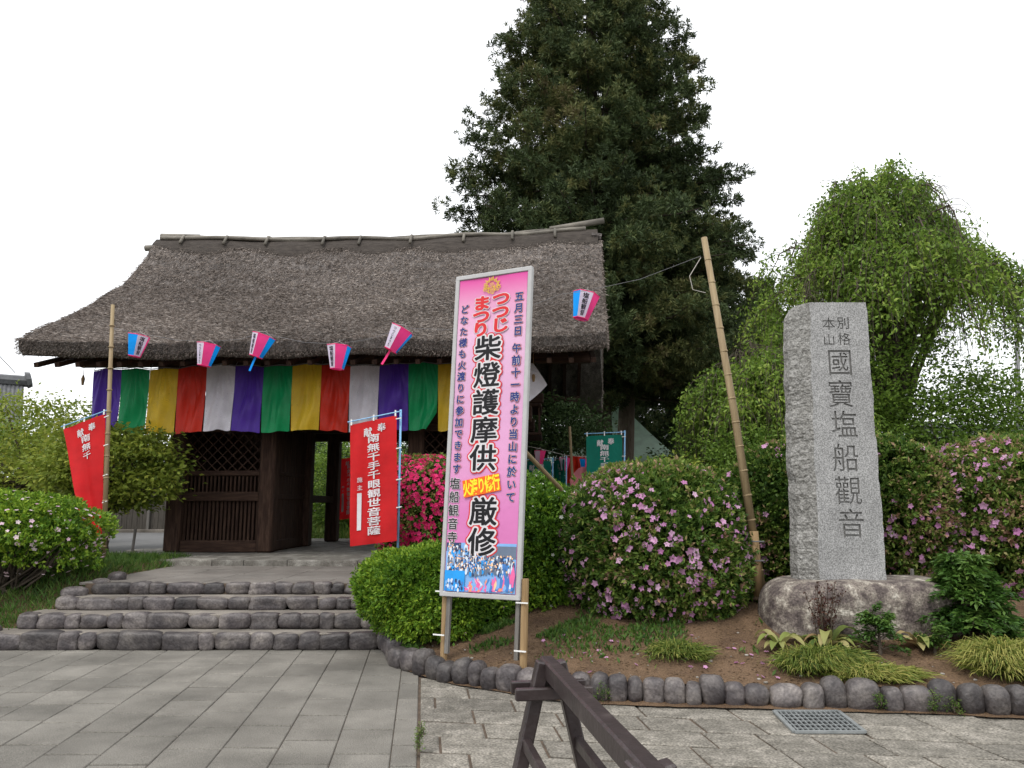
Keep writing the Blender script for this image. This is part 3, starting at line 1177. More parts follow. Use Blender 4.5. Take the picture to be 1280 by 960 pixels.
for nm, pp in (('ridge_pole', [(HL - .9, -.1, 7.74), (HL + .32, -.08, 7.94)]), ('ridge_pole', [(-HL - .02, .0, 7.78), (-HL + .9, -.02, 7.74)]),
               ('ridge_end', [(-HL - .38, 0, 7.5), (-HL + .3, 0, 7.52)])):
    e = MB()
    e.tube(pp, [.075, .07], 8)
    gobj(e, nm, M['bamboo_grey'], smooth=True)
hb = MB()   # straw rolls closing the ridge end on the right
for k in range(5):
    hb.tube([(HL + .02, -.3 + .15 * k, 7.5 + lift(HL, 7.4) - abs(k - 2) * .06), (HL + .24, -.3 + .15 * k, 7.46 + lift(HL, 7.4) - abs(k - 2) * .06)], .075, 6)
gobj(hb, 'ridge_end', M['thatch'])

# rafters and purlins
for sgn in (-1, 1):
    rf = MB()
    for k in range(27):
        u = -HL + .2 + k * (2 * HL - .4) / 26
        for (va, vb) in ((4.2, 3.0), (3.0, 1.5), (1.5, 0.05)):
            rf.bar((u, sgn * va, uz(va) - .05), (u, sgn * vb, uz(vb) - .05), .08, .08)
    gobj(rf, 'rafters', M['timber'])
for (v, zt, wd) in ((-2.95, 4.25, .2), (2.95, 4.25, .2), (-1.5, 5.1, .18), (1.5, 5.1, .18), (0, 6.15, .22)):
    pu = MB()
    pu.box((0, v, zt), (2 * HL - .35, wd, .2), bev=.015)
    gobj(pu, 'purlin', M['timber_h'])
PU, PV = (-3.12, -1.34, 1.5, 3.28), (-2.2, 0.0, 2.2)
for u in PU:
    for v in PV:
        p = MB()
        p.box((u, v, .71 + 1.72), (.3, .3, 3.44), bev=.03)
        gobj(p, 'pillar', M['timber'])
        if v != 0:
            bk = MB()    # bracket arms that carry the eave purlin
            bk.box((u, v, 4.06 - .04), (.34, .34, .2), bev=.03)
            bk.bar((u, v, 4.2), (u, math.copysign(3.1, v), 4.09), .16, .15)
            gobj(bk, 'bracket', M['timber_h'])
for v in PV:
    b_ = MB()
    b_.box((0, v, 3.3), (7.4, .2, .3), bev=.02)
    gobj(b_, 'tie_beam', M['timber_h'])
    b2 = MB()
    b2.box((0, v, 3.9), (7.8, .22, .22), bev=.02)
    gobj(b2, 'wall_plate', M['timber_h'])
for u in PU:
    b_ = MB()
    b_.bar((u, -2.9, 3.7), (u, 2.9, 3.7), .18, .24, bev=.02)
    gobj(b_, 'cross_beam', M['timber'])
for u in PU:
    gw_ = MB()
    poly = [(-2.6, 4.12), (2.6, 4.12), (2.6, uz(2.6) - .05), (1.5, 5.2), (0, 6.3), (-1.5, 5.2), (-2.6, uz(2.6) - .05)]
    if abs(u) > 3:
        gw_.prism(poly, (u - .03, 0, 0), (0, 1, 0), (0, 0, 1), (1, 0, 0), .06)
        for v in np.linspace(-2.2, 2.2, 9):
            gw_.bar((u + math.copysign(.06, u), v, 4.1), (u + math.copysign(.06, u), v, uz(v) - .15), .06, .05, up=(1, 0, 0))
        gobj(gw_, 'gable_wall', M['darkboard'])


def board_wall(u, v0, v1, z0, z1, along='v', name='board_wall', m='timber'):
    mb = MB()
    n = max(2, int(abs(v1 - v0) / .19))
    for k in range(n):
        a = v0 + (v1 - v0) * (k + .5) / n
        w_ = abs(v1 - v0) / n - .008
        c = (u, a, (z0 + z1) / 2) if along == 'v' else (a, u, (z0 + z1) / 2)
        s_ = (.04 + .008 * (k % 2), w_, z1 - z0) if along == 'v' else (w_, .04 + .008 * (k % 2), z1 - z0)
        mb.box(c, s_, bev=.006)
    return gobj(mb, name, M[m])


# side bays: slatted guardian boxes, left and right of the passage
for sg in (-1, 1):
    ua, ub = (-2.97, -1.49) if sg < 0 else (1.65, 3.13)
    for (z0, z1, nm) in ((.71, .93, 'sill_beam'), (1.66, 1.84, 'middle_rail'), (2.14, 2.24, 'upper_rail'), (2.98, 3.15, 'head_rail')):
        b_ = MB()
        b_.box(((ua + ub) / 2, -2.2, (z0 + z1) / 2), (ub - ua, .2 if z0 < 2 else .12, z1 - z0), bev=.015)
        gobj(b_, nm, M['timber_h'])
    sl_ = MB()
    n = 19
    for k in range(n):
        a = ua + (ub - ua) * (k + .5) / n
        sl_.box((a, -2.2, 1.295), (.042, .05, .73))
    gobj(sl_, 'slat_screen', M['timber'])
    sl_ = MB()
    for k in range(n):
        a = ua + (ub - ua) * (k + .5) / n
        sl_.box((a, -2.2, 1.99), (.03, .04, .3))
    gobj(sl_, 'upper_slat_screen', M['timber'])
    la = MB()
    h = .74
    for k in range(-5, 12):
        for dr in (-1, 1):
            p0 = ua + k * .2
            p1 = p0 + dr * h
            x0_, x1_, z0_, z1_ = p0, p1, 2.24, 2.98
            # clip to the frame
            def cl(xa, za, xb, zb):
                if xa == xb:
                    return None
                t0, t1 = 0.0, 1.0
                for lim, s_ in ((ua, 1), (ub, -1)):
                    da, db = s_ * (xa - lim), s_ * (xb - lim)
                    if da < 0 and db < 0:
                        return None
                    if da < 0:
                        t0 = max(t0, da / (da - db))
                    if db < 0:
                        t1 = min(t1, da / (da - db))
                if t1 - t0 < .03:
                    return None
                return xa + (xb - xa) * t0, za + (zb - za) * t0, xa + (xb - xa) * t1, za + (zb - za) * t1
            c_ = cl(x0_, z0_, x1_, z1_)
            if c_:
                la.bar((c_[0], -2.2 + .012 * dr, c_[1]), (c_[2], -2.2 + .012 * dr, c_[3]), .02, .035, up=(0, 1, 0))
    gobj(la, 'lattice_screen', M['timber'])
    ui = -1.34 if sg < 0 else 1.5
    uo = -3.12 if sg < 0 else 3.28
    board_wall(ui, -2.05, -.15, .7, 3.15)
    board_wall(uo, -2.05, -.15, .7, 3.15)
    board_wall(uo, .15, 2.05, .7, 3.15)
    board_wall(0, ua, ub, .7, 3.15, 'u')
    for (z_, w_) in ((1.75, .1), (2.2, .08), (.82, .18)):
        b_ = MB()
        b_.bar((ui, -2.05, z_), (ui, -.15, z_), .1, w_, bev=.012)
        gobj(b_, 'side_rail', M['timber'])
    b_ = MB()
    b_.bar((ui, .15, 1.72), (ui, 2.05, 1.72), .1, .16, bev=.012)
    gobj(b_, 'side_rail', M['timber'])
    b_ = MB()
    b_.box(((ua + ub) / 2, 2.2, 1.72), (ub - ua, .12, .16), bev=.012)
    gobj(b_, 'back_rail', M['timber_h'])
cl_ = MB()
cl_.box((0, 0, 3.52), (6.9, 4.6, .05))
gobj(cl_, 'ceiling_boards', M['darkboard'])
# low box hung under the right gable
bx_ = MB()
bx_.box((3.62, -.9, 3.55), (.5, 1.5, .06), bev=.01)
for k in range(7):
    bx_.box((3.62 + .2, -1.55 + k * .22, 3.25), (.03, .04, .55))
bx_.box((3.62, -.9, 2.98), (.5, 1.5, .05), bev=.01)
gobj(bx_, 'side_shelf', M['timber'])

# platform
pf = MB()
ca, sa = cos(GROT), sin(GROT)


def gl2w(u, v):
    return np.array([GR[0] + u * ca - v * sa, GR[1] + u * sa + v * ca])


def gquad(u0, u1, v0, v1):
    return [gl2w(u0, v0), gl2w(u1, v0), gl2w(u1, v1), gl2w(u0, v1)]


core = MB()
q = gquad(-3.75, 3.75, -4.0, 3.9)
core.add([(*p, .3) for p in q] + [(*p, .69) for p in q], [(4, 5, 6, 7), (0, 1, 5, 4), (1, 2, 6, 5), (2, 3, 7, 6), (3, 0, 4, 7)])
core.obj('platform_core', M['mortar'], kind='structure')
u = -3.9
while u < 3.8:
    l = rng.uniform(.5, 1.15)
    l = min(l, 3.9 - u)
    q = gquad(u, u + l, -4.22, -3.9)
    o_ = np.array(q)
    c = o_.mean(0)
    i_ = c + (o_ - c) * .97
    V = [(*p, .5) for p in o_] + [(*p, .69) for p in o_] + [(*p, .708) for p in i_]
    F = [(8, 9, 10, 11)]
    for k in range(4):
        j = (k + 1) % 4
        F += [(k, j, 4 + j, 4 + k), (4 + k, 4 + j, 8 + j, 8 + k)]
    pf.add(V, F, 0, float(rng.uniform(.1, 1)))
    u += l + .012
v = -3.9
while v < 3.8:
    u = -3.9 - rng.uniform(0, .5)
    while u < 3.8:
        l = rng.uniform(.6, 1.1)
        slab(pf, gquad(u, min(u + l, 3.9), v, v + .55), .704, .004, float(rng.uniform(.3, .6)), .0015, .006)
        u += l
    v += .55
pf.obj('gate_platform', M['platform'], kind='structure')

# ================================================================== FIVE-COLOUR CURTAIN
cur = thing('five_color_curtain', 'long festival curtain of purple, green, yellow, red and white panels across the gate front', 'curtain', GR, rot=(0, 0, GROT))
CV = -3.12
rod = MB()
rope_pts = [(-4.4 + .535 * k / 2, CV + .01, 4.115 + (.03 if k % 2 else 0) + .018 * sin(k * .9) - .06 * max(0, 1 - k / 9)) for k in range(31)]


def rope_z(u):
    return np.interp(u, [p[0] for p in rope_pts], [p[2] for p in rope_pts])


rod.tube(rope_pts, .009, 5)
for k in range(31):
    if k % 2 == 0:
        u = -4.4 + .535 * k / 2
        rod.tube([(u, CV, rope_z(u)), (u, CV + .16, 4.3)], .007, 4)
gobj(rod, 'hanging_cord', M['wire'], cur)
names = ['c_purple', 'c_green', 'c_yellow', 'c_red', 'c_white']
for k in range(15):
    u0 = -4.4 + .535 * k
    ph = rng.uniform(0, 6.28, 4)
    gather = rng.uniform(.7, 1.1)
    corner = 1.0 if k == 11 else 0.0
    rag = rng.normal(0, .015)
    pn = MB()

    def sf(a, b, u0=u0, ph=ph, k=k, corner=corner, rag=rag, gather=gather):
        e = sin(pi * min(1, max(0, a))) ** .5            # folds die out at the sewn edges
        sway = lambda j: .014 * sin(2.2 * b + j * 1.7) * b
        hem = lambda j: .012 * sin(j * 2.3)
        u = u0 + .535 * a + .001 - (.008 + .012 * (k % 3 == 0)) * (2 * a - 1) * max(0, b - .35) * 1.6 + sway(k) * (1 - a) + sway(k + 1) * a
        top = rope_z(u0 + .535 * a) - .02
        ln = 1.19 + hem(k) * (1 - a) + hem(k + 1) * a + .018 * e + .012 * sin(9 * a + ph[3]) * e
        fold = (.05 * sin(6.5 * a * gather + ph[0] + 4.2 * b) + .035 * sin(20 * (a - .5) / (.35 + b) + ph[1]) * (1 - b) ** 1.2 + .012 * sin(21 * a + ph[3] + 7 * b) + .024 * sin((9 + k % 3 * 2) * b + (5 if k % 2 else -5) * a + ph[2]) * b) * e * (.4 + .6 * min(1, b * 2.5))
        v = CV - .015 + fold + .03 * sin(3 * b + .4 * (k + a)) * b - .003 * (k % 2)
        zc = top - ln * b
        if corner and b > .55:
            zc += max(0, a - .62) * (b - .55) * 2.0
        if k == 14:
            zc += b * a * .8
            u += a * (.12 + .25 * b)
        return (u, v, zc)
    pn.grid(sf, 30, 30)
    gobj(pn, 'curtain_panel', M[names[k % 5]], cur, smooth=True)
for u in (-4.6, 3.75):
    tz = MB()
    tz.tube([(u, CV, 4.3), (u, CV, 3.95)], .006, 4)
    tz.tube([(u, CV, 3.97), (u, CV, 3.9), (u, CV, 3.78)], [.012, .035, .02], 8)
    gobj(tz, 'tassel', M['stake'], cur)

# ================================================================== FLAGS
def nobori(label, top_l, top_r, bot_r, bot_l, clothm, pole_pts, polem, pole_r, text=True, fold=0.0, group=None, full=True, ink='white_ink', seed=1, back=False, strip=True):
    """tall narrow flag: corners in world space; folds swing out of plane; text rides on the cloth"""
    tl, tr_, br_, bl = [np.array(p, float) for p in (top_l, top_r, bot_r, bot_l)]
    base = np.array(pole_pts[0], float)
    t = thing('festival_flag', label, 'flag', base, group)
    nrm = unit(np.cross(tr_ - tl, bl - tl))
    if nrm[1] > 0:
        nrm = -nrm
    Wd, Ht = np.linalg.norm(tr_ - tl), np.linalg.norm(bl - tl)
    r_ = np.random.default_rng(seed)
    ph = r_.uniform(0, 6.28, 5)

    def surf(a, b):
        p = (tl * (1 - a) + tr_ * a) * (1 - b) + (bl * (1 - a) + br_ * a) * b
        amp = .02 + fold * b
        f = amp * sin(7 * (1 - a) + 2.2 * b + ph[0]) * (1 - a * .8) + .012 * sin(15 * a + 6 * b + ph[1]) * (1 - a) + .01 * sin(9 * b + ph[2])
        return p + nrm * f
    cm = MB()
    cm.grid(surf, 24, 40)
    fc = cm.obj('flag_cloth', M[clothm], t, smooth=True)
    if text:
        tx = MB()
        off = -.0 if not back else 0

        def fn(u, v, d=0.0):      # u in metres from left, v in metres from top (negative down)
            a, b = u / Wd, -v / Ht
            return surf(a, b) + nrm * (.012 + d)
        c = Wd * .36
        hd_ = MB()
        write_v(hd_, '奉', Wd * .68, -.10 * Ht + .12 * Ht * .5, .115 * Wd / .62, fn, off=.02)
        write_v(hd_, '献', Wd * .38, -.115 * Ht + .12 * Ht * .5, .115 * Wd / .62, fn, off=.02)
        hd_.obj('heading_lettering', M[ink], fc)
        if full:
            y = -.115 * Ht
            write_v(tx, '南無千手千眼観世音菩薩', Wd * .50, y, min(Wd * .3, Ht * .105), fn, sx=1.12, sy=.68, off=.02, step=Ht * .0745)
            for q_, ch in enumerate('施主'):
                sp_ = MB()
                write_v(sp_, ch, Wd * .2, -.44 * Ht - q_ * Ht * .065, Wd * .11, fn, off=.01, step=Ht * .065)
                sp_.obj('sponsor_lettering', M[ink], fc)
            if strip:
                q = [(.15, -.58), (.235, -.58), (.235, -.88), (.15, -.88)]
                nseg = 8
                ns_ = MB()
                for k in range(nseg):
                    y0, y1 = -.58 - .3 * k / nseg, -.58 - .3 * (k + 1) / nseg
                    ns_.add([fn(.15 * Wd, y0 * Ht), fn(.235 * Wd, y0 * Ht), fn(.235 * Wd, y1 * Ht), fn(.15 * Wd, y1 * Ht)], [(0, 1, 2, 3)])
                ns_.obj('name_strip', M[ink], fc)
        else:
            write_v(tx, '南無千', Wd * .50, -.115 * Ht, min(Wd * .25, Ht * .095), fn, sx=1.1, sy=.70, off=.016, step=Ht * .0745)
        tx.obj('lettering', M[ink], fc)
    po = MB()
    po.tube(pole_pts, pole_r, 8)
    if polem == 'bamboo':
        L_ = np.array(pole_pts[-1]) - np.array(pole_pts[0])
        for k in range(1, 12):
            p = np.array(pole_pts[0]) + L_ * k / 12
            d_ = unit(L_) * .012
            rr = pole_r[0] if not np.isscalar(pole_r) else pole_r
            po.tube([p - d_, p, p + d_], [rr * .95, rr * 1.18, rr * .95], 8)
    po.obj('flag_pole', M[polem], t, smooth=True)
    ar = MB()
    dx = unit(tr_ - tl)
    ar.tube([tr_ + dx * .06 + (0, 0, .045), tl - dx * .04 + (0, 0, .045)], .009, 6)
    ar.obj('cross_rod', M['blue_pole' if polem != 'bamboo' else 'blue_pole'], t)
    ti = MB()
    for a in (.02, .5, .97):
        p = tl * (1 - a) + tr_ * a
        ti.bar(p + (0, 0, -.01), p + (0, 0, .075), .022, .012, up=(0, 1, 0))
    for b in (.03, .27, .52, .74):
        p = tr_ * (1 - b) + br_ * b
        e_ = p + dx * .065
        ti.bar(p - dx * .01, e_, .014, .03, up=(0, 1, 0))
    ti.obj('cloth_tie', M['tie'], t)
    return t


# centre flag
Yc = 10.75
nobori('red prayer flag fully spread on a light blue pole behind the low green azalea',
       W(438, 531, Yc), W(496, 519, Yc - .05), W(496.5, 676, Yc - .05), W(438.5, 683, Yc), 'red_cloth',
       [W(497, 700, Yc), W(501, 512, Yc)], 'blue_pole', .016, fold=.02, seed=4)
# left flag, folded diagonally in the wind
Yl = 12.25
nobori('red prayer flag folded in on itself on a tall bamboo pole left of the steps', W(79, 536, Yl), W(131.5, 517, Yl - .02), W(128, 668, Yl - .02), W(108, 676, Yl - .2), 'red_cloth',
       [W(128.5, 712, Yl), W(141, 381, Yl)], 'bamboo', [.042, .03], fold=.07, seed=9, strip=False, full=False)
lp = MB()
# flag seen through the passage
Yp = 20.6
nobori('red prayer flag seen through the gate passage behind the rear pillar', W(424, 574, Yp), W(452, 570, Yp), W(452, 646, Yp), W(422, 650, Yp), 'red_cloth',
       [W(452.5, 675, Yp), W(454, 562, Yp)], 'blue_pole', .02, fold=.02, seed=14)
# green flags to the right
Yg = 15.2
nobori('green prayer flag with white lettering standing behind the big pink azalea', W(733, 545, Yg), W(778, 543, Yg), W(778, 645, Yg), W(733, 647, Yg), 'green_cloth',
       [W(779.5, 680, Yg), W(781, 538, Yg)], 'blue_pole', .016, fold=.01, seed=21)
Yg2 = 17.5
nobori('green prayer flag half hidden by the white frame of the tall banner', W(650, 577, Yg2), W(689, 576, Yg2), W(689, 660, Yg2), W(650, 661, Yg2), 'green_cloth',
       [W(690, 685, Yg2), W(691, 572, Yg2)], 'blue_pole', .016, fold=.02, seed=23)
nobori('narrow green prayer flag edge-on beside the half hidden green flag', W(694, 576, Yg2 + .8), W(706, 574, Yg2 + .1), W(706, 650, Yg2 + .1), W(694, 652, Yg2 + .8), 'green_cloth',
       [W(707, 680, Yg2), W(708, 570, Yg2)], 'blue_pole', .016, fold=.02, seed=25, full=False)

# small festival curtain and pink cloth behind the azaleas
fc_ = thing('festival_curtain', 'distant striped curtain of orange, white and blue cloth under the pale green tent', 'curtain', W(722, 640, 18.5))
for k, (x0, x1, mm) in enumerate([(707, 717, 'c_red'), (717, 731, 'c_red'), (731, 745, 'c_white')]):
    p_ = MB()
    a_, b_ = W(x0, 570, 18.5), W(x1, 570, 18.5)
    c_, d_ = W(x0, 604, 18.5), W(x1, 604, 18.5)
    p_.grid(lambda s_, t_: tuple((a_ * (1 - s_) + b_ * s_) * (1 - t_) + (c_ * (1 - s_) + d_ * s_) * t_ + np.array([0, .05 * sin(s_ * 9 + k), 0])), 10, 8)
    p_.obj('curtain_panel', M[mm], fc_, smooth=True)
p_ = MB()
a_, b_ = W(722, 601, 18.4), W(745, 606, 18.4)
p_.grid(lambda s_, t_: tuple(W(722 + 26 * s_, 603 + 22 * t_, 18.4) + np.array([0, .04 * sin(s_ * 8), 0])), 10, 6)
p_.obj('curtain_panel', M['l_blue'], fc_, smooth=True)
pk = thing('pink_cloth', 'pale pink cloth fluttering between the green flag and the striped curtain', 'cloth', W(728, 620, 15.6))
p_ = MB()


def pkf(s_, t_):
    x = 712 + 24 * s_ + 5 * t_ * (1 - s_)
    y = 600 - 14 * s_ + (26 + 8 * s_) * t_ - 8 * sin(s_ * 3.1)
    return tuple(W(x, y, 15.6) + np.array([0, .05 * sin(s_ * 7 + t_ * 3), 0]))


p_.grid(pkf, 12, 10)
M['pale_pink'] = cloth('pale pink cloth', (.78, .26, .3), trans=.3)
p_.obj('cloth', M['pale_pink'], pk, smooth=True)
p_ = MB()
p_.tube([W(718, 640, 15.7), W(712, 533, 15.7)], .028, 7)
p_.obj('bamboo_pole', M['bamboo'], pk)

# ================================================================== LANTERN STRING
LY0, LY1 = 12.1, 8.62
rpole = thing('bamboo_pole', 'leaning bamboo pole beside the boulder, holding up the lantern string', 'pole', W(953, 740, LY1))
p_ = MB()
pa, pb_ = W(953, 745, LY1), W(880, 297, LY1)
p_.tube([pa, pa * .5 + pb_ * .5 + (.02, 0, 0), pb_], [.05, .042, .035], 10)
for k in range(1, 15):
    p = pa + (pb_ - pa) * k / 15 + np.array([.02 * sin(pi * k / 15), 0, 0])
    d_ = unit(pb_ - pa) * .012
    rr = .05 - .015 * k / 15
    p_.tube([p - d_, p, p + d_], [rr, rr * 1.13, rr], 10)
p_.obj('pole', M['bamboo'], rpole, smooth=True)
p_ = MB()
p_.tube([W(948, 745, LY1 - .08), W(942, 664, LY1 - .08)], [.05, .05], 10)
p_.obj('stake', M['stake'], rpole, smooth=True)
p_ = MB()
for y in (676, 700):
    p_.tube([W(937, y, LY1 - .1), W(944, y + 1, LY1 - .16), W(955, y + 1, LY1 - .1)], .008, 5)
p_.obj('wire_tie', M['wire'], rpole)

SPX = [(141, 410), (172, 416), (220, 425), (259, 427), (300, 424), (327, 416), (380, 428), (423, 430), (460, 424), (505, 410), (560, 412), (640, 392), (700, 368), (731, 364), (800, 349), (876, 320)]


def ydepth(px):
    return LY0 + (LY1 - LY0) * ((px - 141) / 735.0) ** 1.15


ls = thing('lantern_string', 'thin cord strung from the left bamboo pole to the leaning pole, carrying lanterns', 'string', W(141, 410, LY0))
p_ = MB()
p_.tube([W(x, y, ydepth(x)) for x, y in SPX], .0028, 5)
p_.obj('cord', M['wire'], ls)
p_ = MB()
p_.tube([W(876, 322, LY1), W(862, 345, LY1 - .05), W(866, 362, LY1 - .05), W(882, 366, LY1 - .05)], .005, 5)
p_.obj('loose_end', M['rope'], ls)


def lantern(label, px, py, Y, tilt, panels, yaw, h=.33, streamer=None, text=None):
    """paper lantern: six-sided tapered shade, wider at the top"""
    p = W(px, py, Y)
    t = thing('paper_lantern', label, 'lantern', p, 'paper lanterns strung before the gate', rot=(0, tilt, 0))
    RT, RB = h * .53, h * .30
    sh = MB()
    words_ = []
    for k in range(6):
        a0, a1 = yaw + k * pi / 3, yaw + (k + 1) * pi / 3
        q = [(RT * cos(a0), RT * sin(a0), 0), (RB * cos(a0), RB * sin(a0), -h), (RB * cos(a1), RB * sin(a1), -h), (RT * cos(a1), RT * sin(a1), 0)]
        sh.add(q, [(0, 1, 2, 3)], panels[k % len(panels)])
        if text and panels[k % len(panels)] == 2:
            q = [np.array(v_) for v_ in q]
            nr = unit(np.cross(q[1] - q[0], q[3] - q[0]))
            if np.dot(nr, [cos((a0 + a1) / 2), sin((a0 + a1) / 2), 0]) < 0:
                nr = -nr

            def fn(u, v, d=0.0):
                s_, b_ = u + .5, -v
                e0, e1 = q[0] * (1 - b_) + q[1] * b_, q[3] * (1 - b_) + q[2] * b_
                return e0 * (1 - s_) + e1 * s_ + nr * (.003 + d)
            tx = MB()
            write_v(tx, text, 0, -.06, .88 / len(text), fn, sx=2.3, off=.025)
            words_.append(tx)
    so_ = sh.obj('shade', [M['l_pink'], M['l_blue'], M['l_white']], t, world=False)
    for tx in words_:
        tx.obj('lettering', M['ink'], so_, world=False)
    rm = MB()
    for R_, z_ in ((RT, .004), (RB, -h - .004)):
        rm.tube([(R_ * cos(yaw + k * pi / 3), R_ * sin(yaw + k * pi / 3), z_) for k in range(7)], .006, 5, cap=False)
    rm.obj('rim', M['l_pink'], t, world=False)
    bs = MB()
    bs.add([(RB * cos(yaw + k * pi / 3) * .98, RB * sin(yaw + k * pi / 3) * .98, -h + .004) for k in range(6)], [tuple(range(6))])
    bs.obj('base_panel', M['l_pink'], t, world=False)
    hk = MB()
    hk.tube([(RT * .95 * cos(yaw), RT * .95 * sin(yaw), 0), (0, 0, .07), (-RT * .95 * cos(yaw), -RT * .95 * sin(yaw), 0)], .004, 4)
    hk.tube([(0, 0, .07), (0, 0, .1)], .004, 4)
    hk.obj('hanger', M['rope'], t, world=False)
    if streamer:
        sm2 = MB()
        sm2.bar((0, 0, -h), (.0, -.02, -h - .24), .03, .006, up=(0, 1, 0))
        sm2.obj('streamer', M[streamer], t, world=False)
    return t


TS, TT_ = '塩船観音', 'つつじまつり'
lantern('lantern beside the left bamboo pole, wide blue face between pink and white', 174, 420, ydepth(172), .16, [0, 1, 2], radians(-190), text=TS)
lantern('lantern above the red and white panels with purple-edged festival lettering', 261, 431, ydepth(259), .16, [2, 0, 1], radians(-152), text=TT_)
lantern('lantern tilted over the purple panel with a blue streamer hanging below', 330, 420, ydepth(327), .33, [2, 0, 1], radians(-162), streamer='l_blue', text=TS)
lantern('lantern hanging above the second red panel without a streamer', 424, 433, ydepth(423), .06, [2, 0, 1], radians(-156), text=TS)
lantern('strongly tilted lantern with a pink streamer above the right purple panel', 503, 412, ydepth(505), .5, [2, 0, 1], radians(-148), streamer='l_pink', text=TT_)
lantern('lantern at the right gable edge beside the tall banner, blue, white and pink', 733, 368, ydepth(731) + .3, .24, [1, 2, 0], radians(-182), text=TS)
for (px, py, Y, lab) in ((675, 564, 17.0, 'small distant lantern above the half hidden green flag'), (706, 573, 17.8, 'small distant lantern above the orange curtain'), (731, 574, 18.2, 'small distant lantern beside the pink cloth pole')):
    lantern(lab, px, py, Y, .05, [2, 0, 0] if px < 720 else [1, 0, 2], radians(-150), h=.27)
dl = thing('lantern_string', 'low distant cord of small lanterns behind the white-flowered azalea', 'string', W(652, 560, 15.5))
p_ = MB()
p_.tube([W(x, y, Y) for x, y, Y in ((652, 556, 15.5), (675, 561, 17.0), (706, 569, 17.8), (731, 571, 18.2), (760, 566, 18.6))], .006, 4)
p_.obj('cord', M['rope'], dl)

# ================================================================== TALL BANNER
TL, TR = np.array([-.54, 7.56, 3.86]), np.array([.185, 7.2, 3.86])
BL, BR_ = np.array([-.665, 7.56, .76]), np.array([.058, 7.2, .75])
BW, BH = np.linalg.norm(TR - TL), np.linalg.norm(BL - TL)
bx = unit(TR - TL)
by = unit(TL - BL)
bn = unit(np.cross(bx, by))
if bn[1] > 0:
    bn = -bn
ban = thing('festival_banner', 'tall pink banner board with black and red Japanese lettering standing on stakes in the soil', 'banner', (-.3, 7.4, .25))


def bp(u, v, d=0.0):
    """point on the banner face: u from left, v up from the bottom"""
    return BL + bx * u + by * v + bn * d


m_pink, t_, o_ = nodes('printed pink')
tc_ = t_.nodes.new('ShaderNodeTexCoord')
se_ = t_.nodes.new('ShaderNodeSeparateXYZ')
t_.links.new(tc_.outputs['Object'], se_.inputs[0])
mr_ = t_.nodes.new('ShaderNodeMapRange')
mr_.inputs[1].default_value, mr_.inputs[2].default_value = .5, 3.62
t_.links.new(se_.outputs[2], mr_.inputs[0])
rr_ = ramp(t_, [(.58, .15, .38), (.58, .18, .42), (.64, .3, .52), (.6, .33, .52), (.66, .4, .57), (.66, .3, .48), (.62, .055, .3)], [0, .25, .42, .6, .8, .9, .985])
t_.links.new(mr_.outputs[0], rr_.inputs[0])
b_ = t_.nodes.new('ShaderNodeBsdfPrincipled')
b_.inputs['Roughness'].default_value = .35
b_.inputs['Specular IOR Level'].default_value = .4
t_.links.new(rr_.outputs[0], b_.inputs['Base Color'])
nz = t_.nodes.new('ShaderNodeTexNoise')
nz.inputs['Scale'].default_value = 5
t_.links.new(tc_.outputs['Object'], nz.inputs['Vector'])
bu = t_.nodes.new('ShaderNodeBump')
bu.inputs['Strength'].default_value = .3
bu.inputs['Distance'].default_value = .02
t_.links.new(nz.outputs[0], bu.inputs['Height'])
t_.links.new(bu.outputs[0], b_.inputs['Normal'])
t_.links.new(b_.outputs[0], o_.inputs[0])
pm = MB()
ed = .026
pm.grid(lambda a, b: tuple(bp(ed + (BW - 2 * ed) * a, ed + (BH - 2 * ed) * b, .012 + .004 * sin(a * 6 + b * 9))), 14, 40)
panel = pm.obj('banner_panel', m_pink, ban, smooth=True)
fm = MB()
for (u0, v0, u1, v1) in ((0, 0, 0, BH), (BW, 0, BW, BH)):
    fm.bar(bp(u0, v0), bp(u1, v1), .045, .05, up=bn, bev=.006)
for (v_) in (0, BH):
    fm.bar(bp(-.02, v_, .002), bp(BW + .02, v_, .002), .045, .048, up=bn, bev=.006)
fm.box(bp(BW / 2, BH / 2, -.012), (BW, BH, .006), ax=(bx, by, bn))
fm.obj('frame', M['white_frame'], ban)
PX = BW / 91.0        # helper: about one photo pixel on the board


def layer(d):
    return lambda u, v, e=0.0: bp(u, v, .019 + d + e)


halo, mid, ink = MB(), MB(), MB()
H = BH


def col(text, x, ytop, cell, step, fill, halos, sx=1.0, sy=1.0, off=.012, slant=0.0):
    for i, (h_off, mi) in enumerate(halos):
        write_v(TXT, text, x, ytop, cell, layer(.0015 * i), sx, sy, h_off, mi, step, slant)
    write_v(TXT, text, x, ytop, cell, layer(.0015 * len(halos)), sx, sy, off, fill, step, slant)


TXT = MB()
# material slots: 0 ink 1 navy 2 red 3 white 4 orange 5 yellow 6 gold
col('五月三日', .87 * BW, H - .212, .098, .114, 1, [(.09, 2), (.065, 3)], off=.034)
col('午前十一時より当山に於いて', .862 * BW, H - .722, .098, .118, 1, [(.09, 2), (.065, 3)], off=.034)
col('どなた様も火渡りに参加できます', .122 * BW, H - .275, .092, .1135, 1, [(.09, 2), (.065, 3)], off=.034)
col('塩船観音寺', .108 * BW, H - 2.0, .115, .128, 0, [(.05, 3)], off=.014)
col('つつじ', .625 * BW, H - .2, .155, .133, 2, [(.09, 3)], sx=1.3, off=.05)
col('まつり', .36 * BW, H - .225, .155, .133, 2, [(.09, 3)], sx=1.3, off=.05)
col('柴燈護摩供', .475 * BW, H - .62, .262, .268, 0, [(.125, 2), (.08, 3)], sx=1.14, off=.022)
col('厳修', .51 * BW, H - 2.19, .275, .285, 0, [(.125, 2), (.08, 3)], sx=1.1, off=.022)
